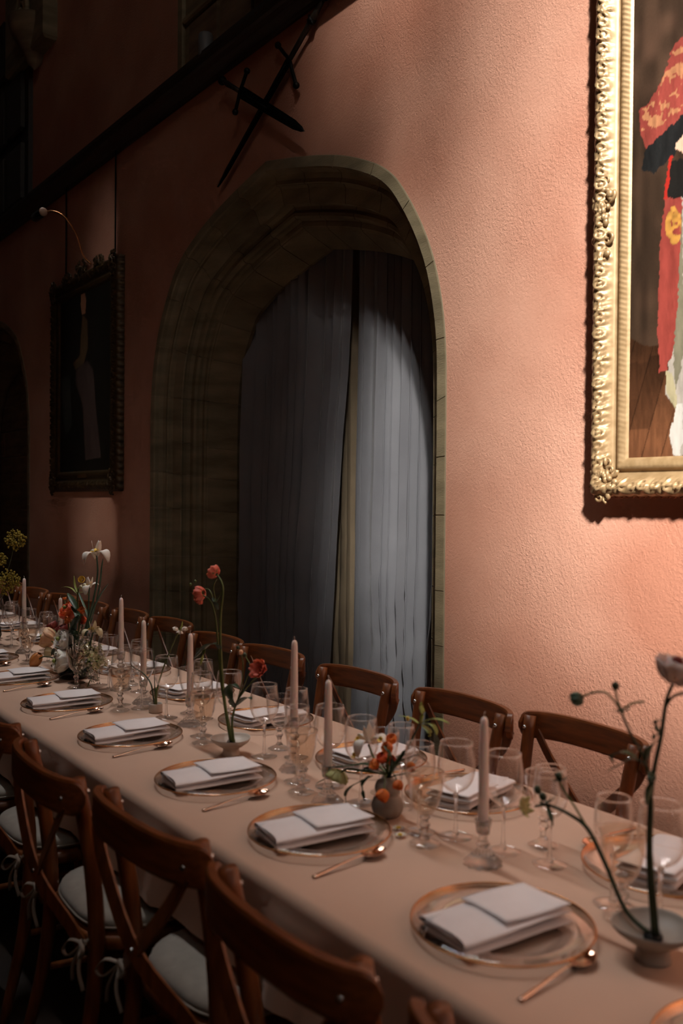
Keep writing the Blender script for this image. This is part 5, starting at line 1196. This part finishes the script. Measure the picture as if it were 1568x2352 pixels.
for L_ in ([(178, 1366), (165, 1352), (150, 1348), (141, 1349)], [(178, 1362), (172, 1345), (170, 1322)], [(180, 1360), (195, 1362), (204, 1368)], [(176, 1378), (164, 1376), (152, 1364)]): leaf(fl, b, [P(*q, QY) for q in L_], 0.005, M_LEAFL)
for k, L_ in enumerate([[(170, 1440), (178, 1415), (163, 1392)], [(160, 1460), (172, 1430), (180, 1412)], [(150, 1500), (130, 1490), (118, 1505)], [(165, 1480), (150, 1498), (160, 1520)], [(178, 1470), (170, 1450), (174, 1430)], [(150, 1530), (170, 1545), (188, 1552)], [(175, 1400), (166, 1380), (155, 1362)]]):
    pts = [P(*q, QY-0.03) for q in L_]; fl, b = flower('bouquet_leaf', ['dark leaf crossing the red-orange ranunculus', 'dark broad leaf at the heart of the big bouquet', 'dark leaf below the cream ranunculus', 'dark leaf between the two white ranunculus blooms', 'dark leaf right of the upper white ranunculus', 'dark leaf trailing over the black bowl rim', 'dark narrow leaf above the red-orange ranunculus'][k], [c0, (c0+pts[0])/2, pts[0]], 0.002, M_STEMD, 'leaves in the big bouquet', 'leaf'); leaf(fl, b, pts, 0.014, M_LEAF)
rs = np.random.default_rng(5)
for k, ((u, v), rad, n) in enumerate([((190, 1478), 0.040, 90), ((212, 1500), 0.048, 110), ((200, 1530), 0.042, 90), ((226, 1520), 0.034, 60), ((216, 1552), 0.026, 50)]):
    p = P(u, v, QY-0.01); base = c0 if k < 4 else Vector((p.x-0.02, p.y-0.02, TZ+0.004))
    fl, b = flower('filler_sprig', ['white filler blossom sprig highest in the big bouquet', 'white filler blossom sprig widest in the big bouquet', 'white filler blossom sprig over the black bowl rim', 'white filler blossom sprig farthest right in the big bouquet', 'white filler blossom sprig trailing onto the cloth'][k], [base, (base+p)/2+Vector((0, 0, 0.01)), p], 0.002, M_STEM, 'filler sprigs in the big bouquet')
    wv, gv = MB(), MB()
    for j in range(n):
        q = rs.normal(size=3); q = q/np.linalg.norm(q)*rad*rs.uniform(0.3, 1); q[2] = max(q[2], TZ+0.006-p.z); c = (p-b)+Vector(q)
        if j % 3: wv.add(ray_petals(0.0085, 4, 0.5, 0.2, 0.5, j, False), at(c, q+np.array([0, -0.01, 0.01])))
        else: gv.add(leaf_vf([c, c+Vector(q)*0.2+Vector((0, 0, 0.004)), c+Vector(q)*0.4], 0.0035))
        if j % 4 == 0: gv.add(tube([(p-b)+Vector(q)*0.1, c], 0.0006, 4))
    o = wv.obj('florets', M_CREAM if k % 2 else M_WHITEP, fl); o['kind'] = 'stuff'; o = gv.obj('leaflets', M_LEAFL if k % 2 else M_STEM, fl); o['kind'] = 'stuff'
# --- yellow mimosa cloud at the far left
mx_ = Vector((-5.05, 1.44, TZ)); mv = thing('dark_vase', 'small dark vase at the left edge with yellow mimosa', 'vase', mx_)
obj('vase_body', lathe([(0.0, 0.0), (0.03, 0.0), (0.04, 0.03), (0.034, 0.07), (0.018, 0.10), (0.02, 0.115), (0.016, 0.113), (0.014, 0.10), (0.02, 0.05), (0.0, 0.01)], 24), M_BLACK, mv)
for k, (tp, rad, n) in enumerate([((36, 1240), 0.055, 150), ((16, 1338), 0.070, 200), ((-6, 1285), 0.05, 120)]):
    p = P(*tp, 1.44); base = mx_+Vector((0, 0, 0.06)); nk = mx_+Vector((0, 0, 0.115))
    fl, b = flower('mimosa_sprig', ['tall yellow mimosa sprig highest at the left edge', 'low yellow mimosa cluster at the left edge', 'yellow mimosa sprig cut by the left edge'][k], [base, nk, (nk+p)/2+Vector((0.01, 0, 0)), p], 0.0022, M_STEMD, 'mimosa sprigs')
    mb = MB()
    for j in range(n):
        q = rs.normal(size=3); q = q/np.linalg.norm(q)*rad*rs.uniform(0.2, 1)**0.6; mb.add(ball(rs.uniform(0.004, 0.007), tuple((p-b)+Vector(q)), 6, 4))
    o = mb.obj('puffs', M_MIM, fl); o['kind'] = 'stuff'
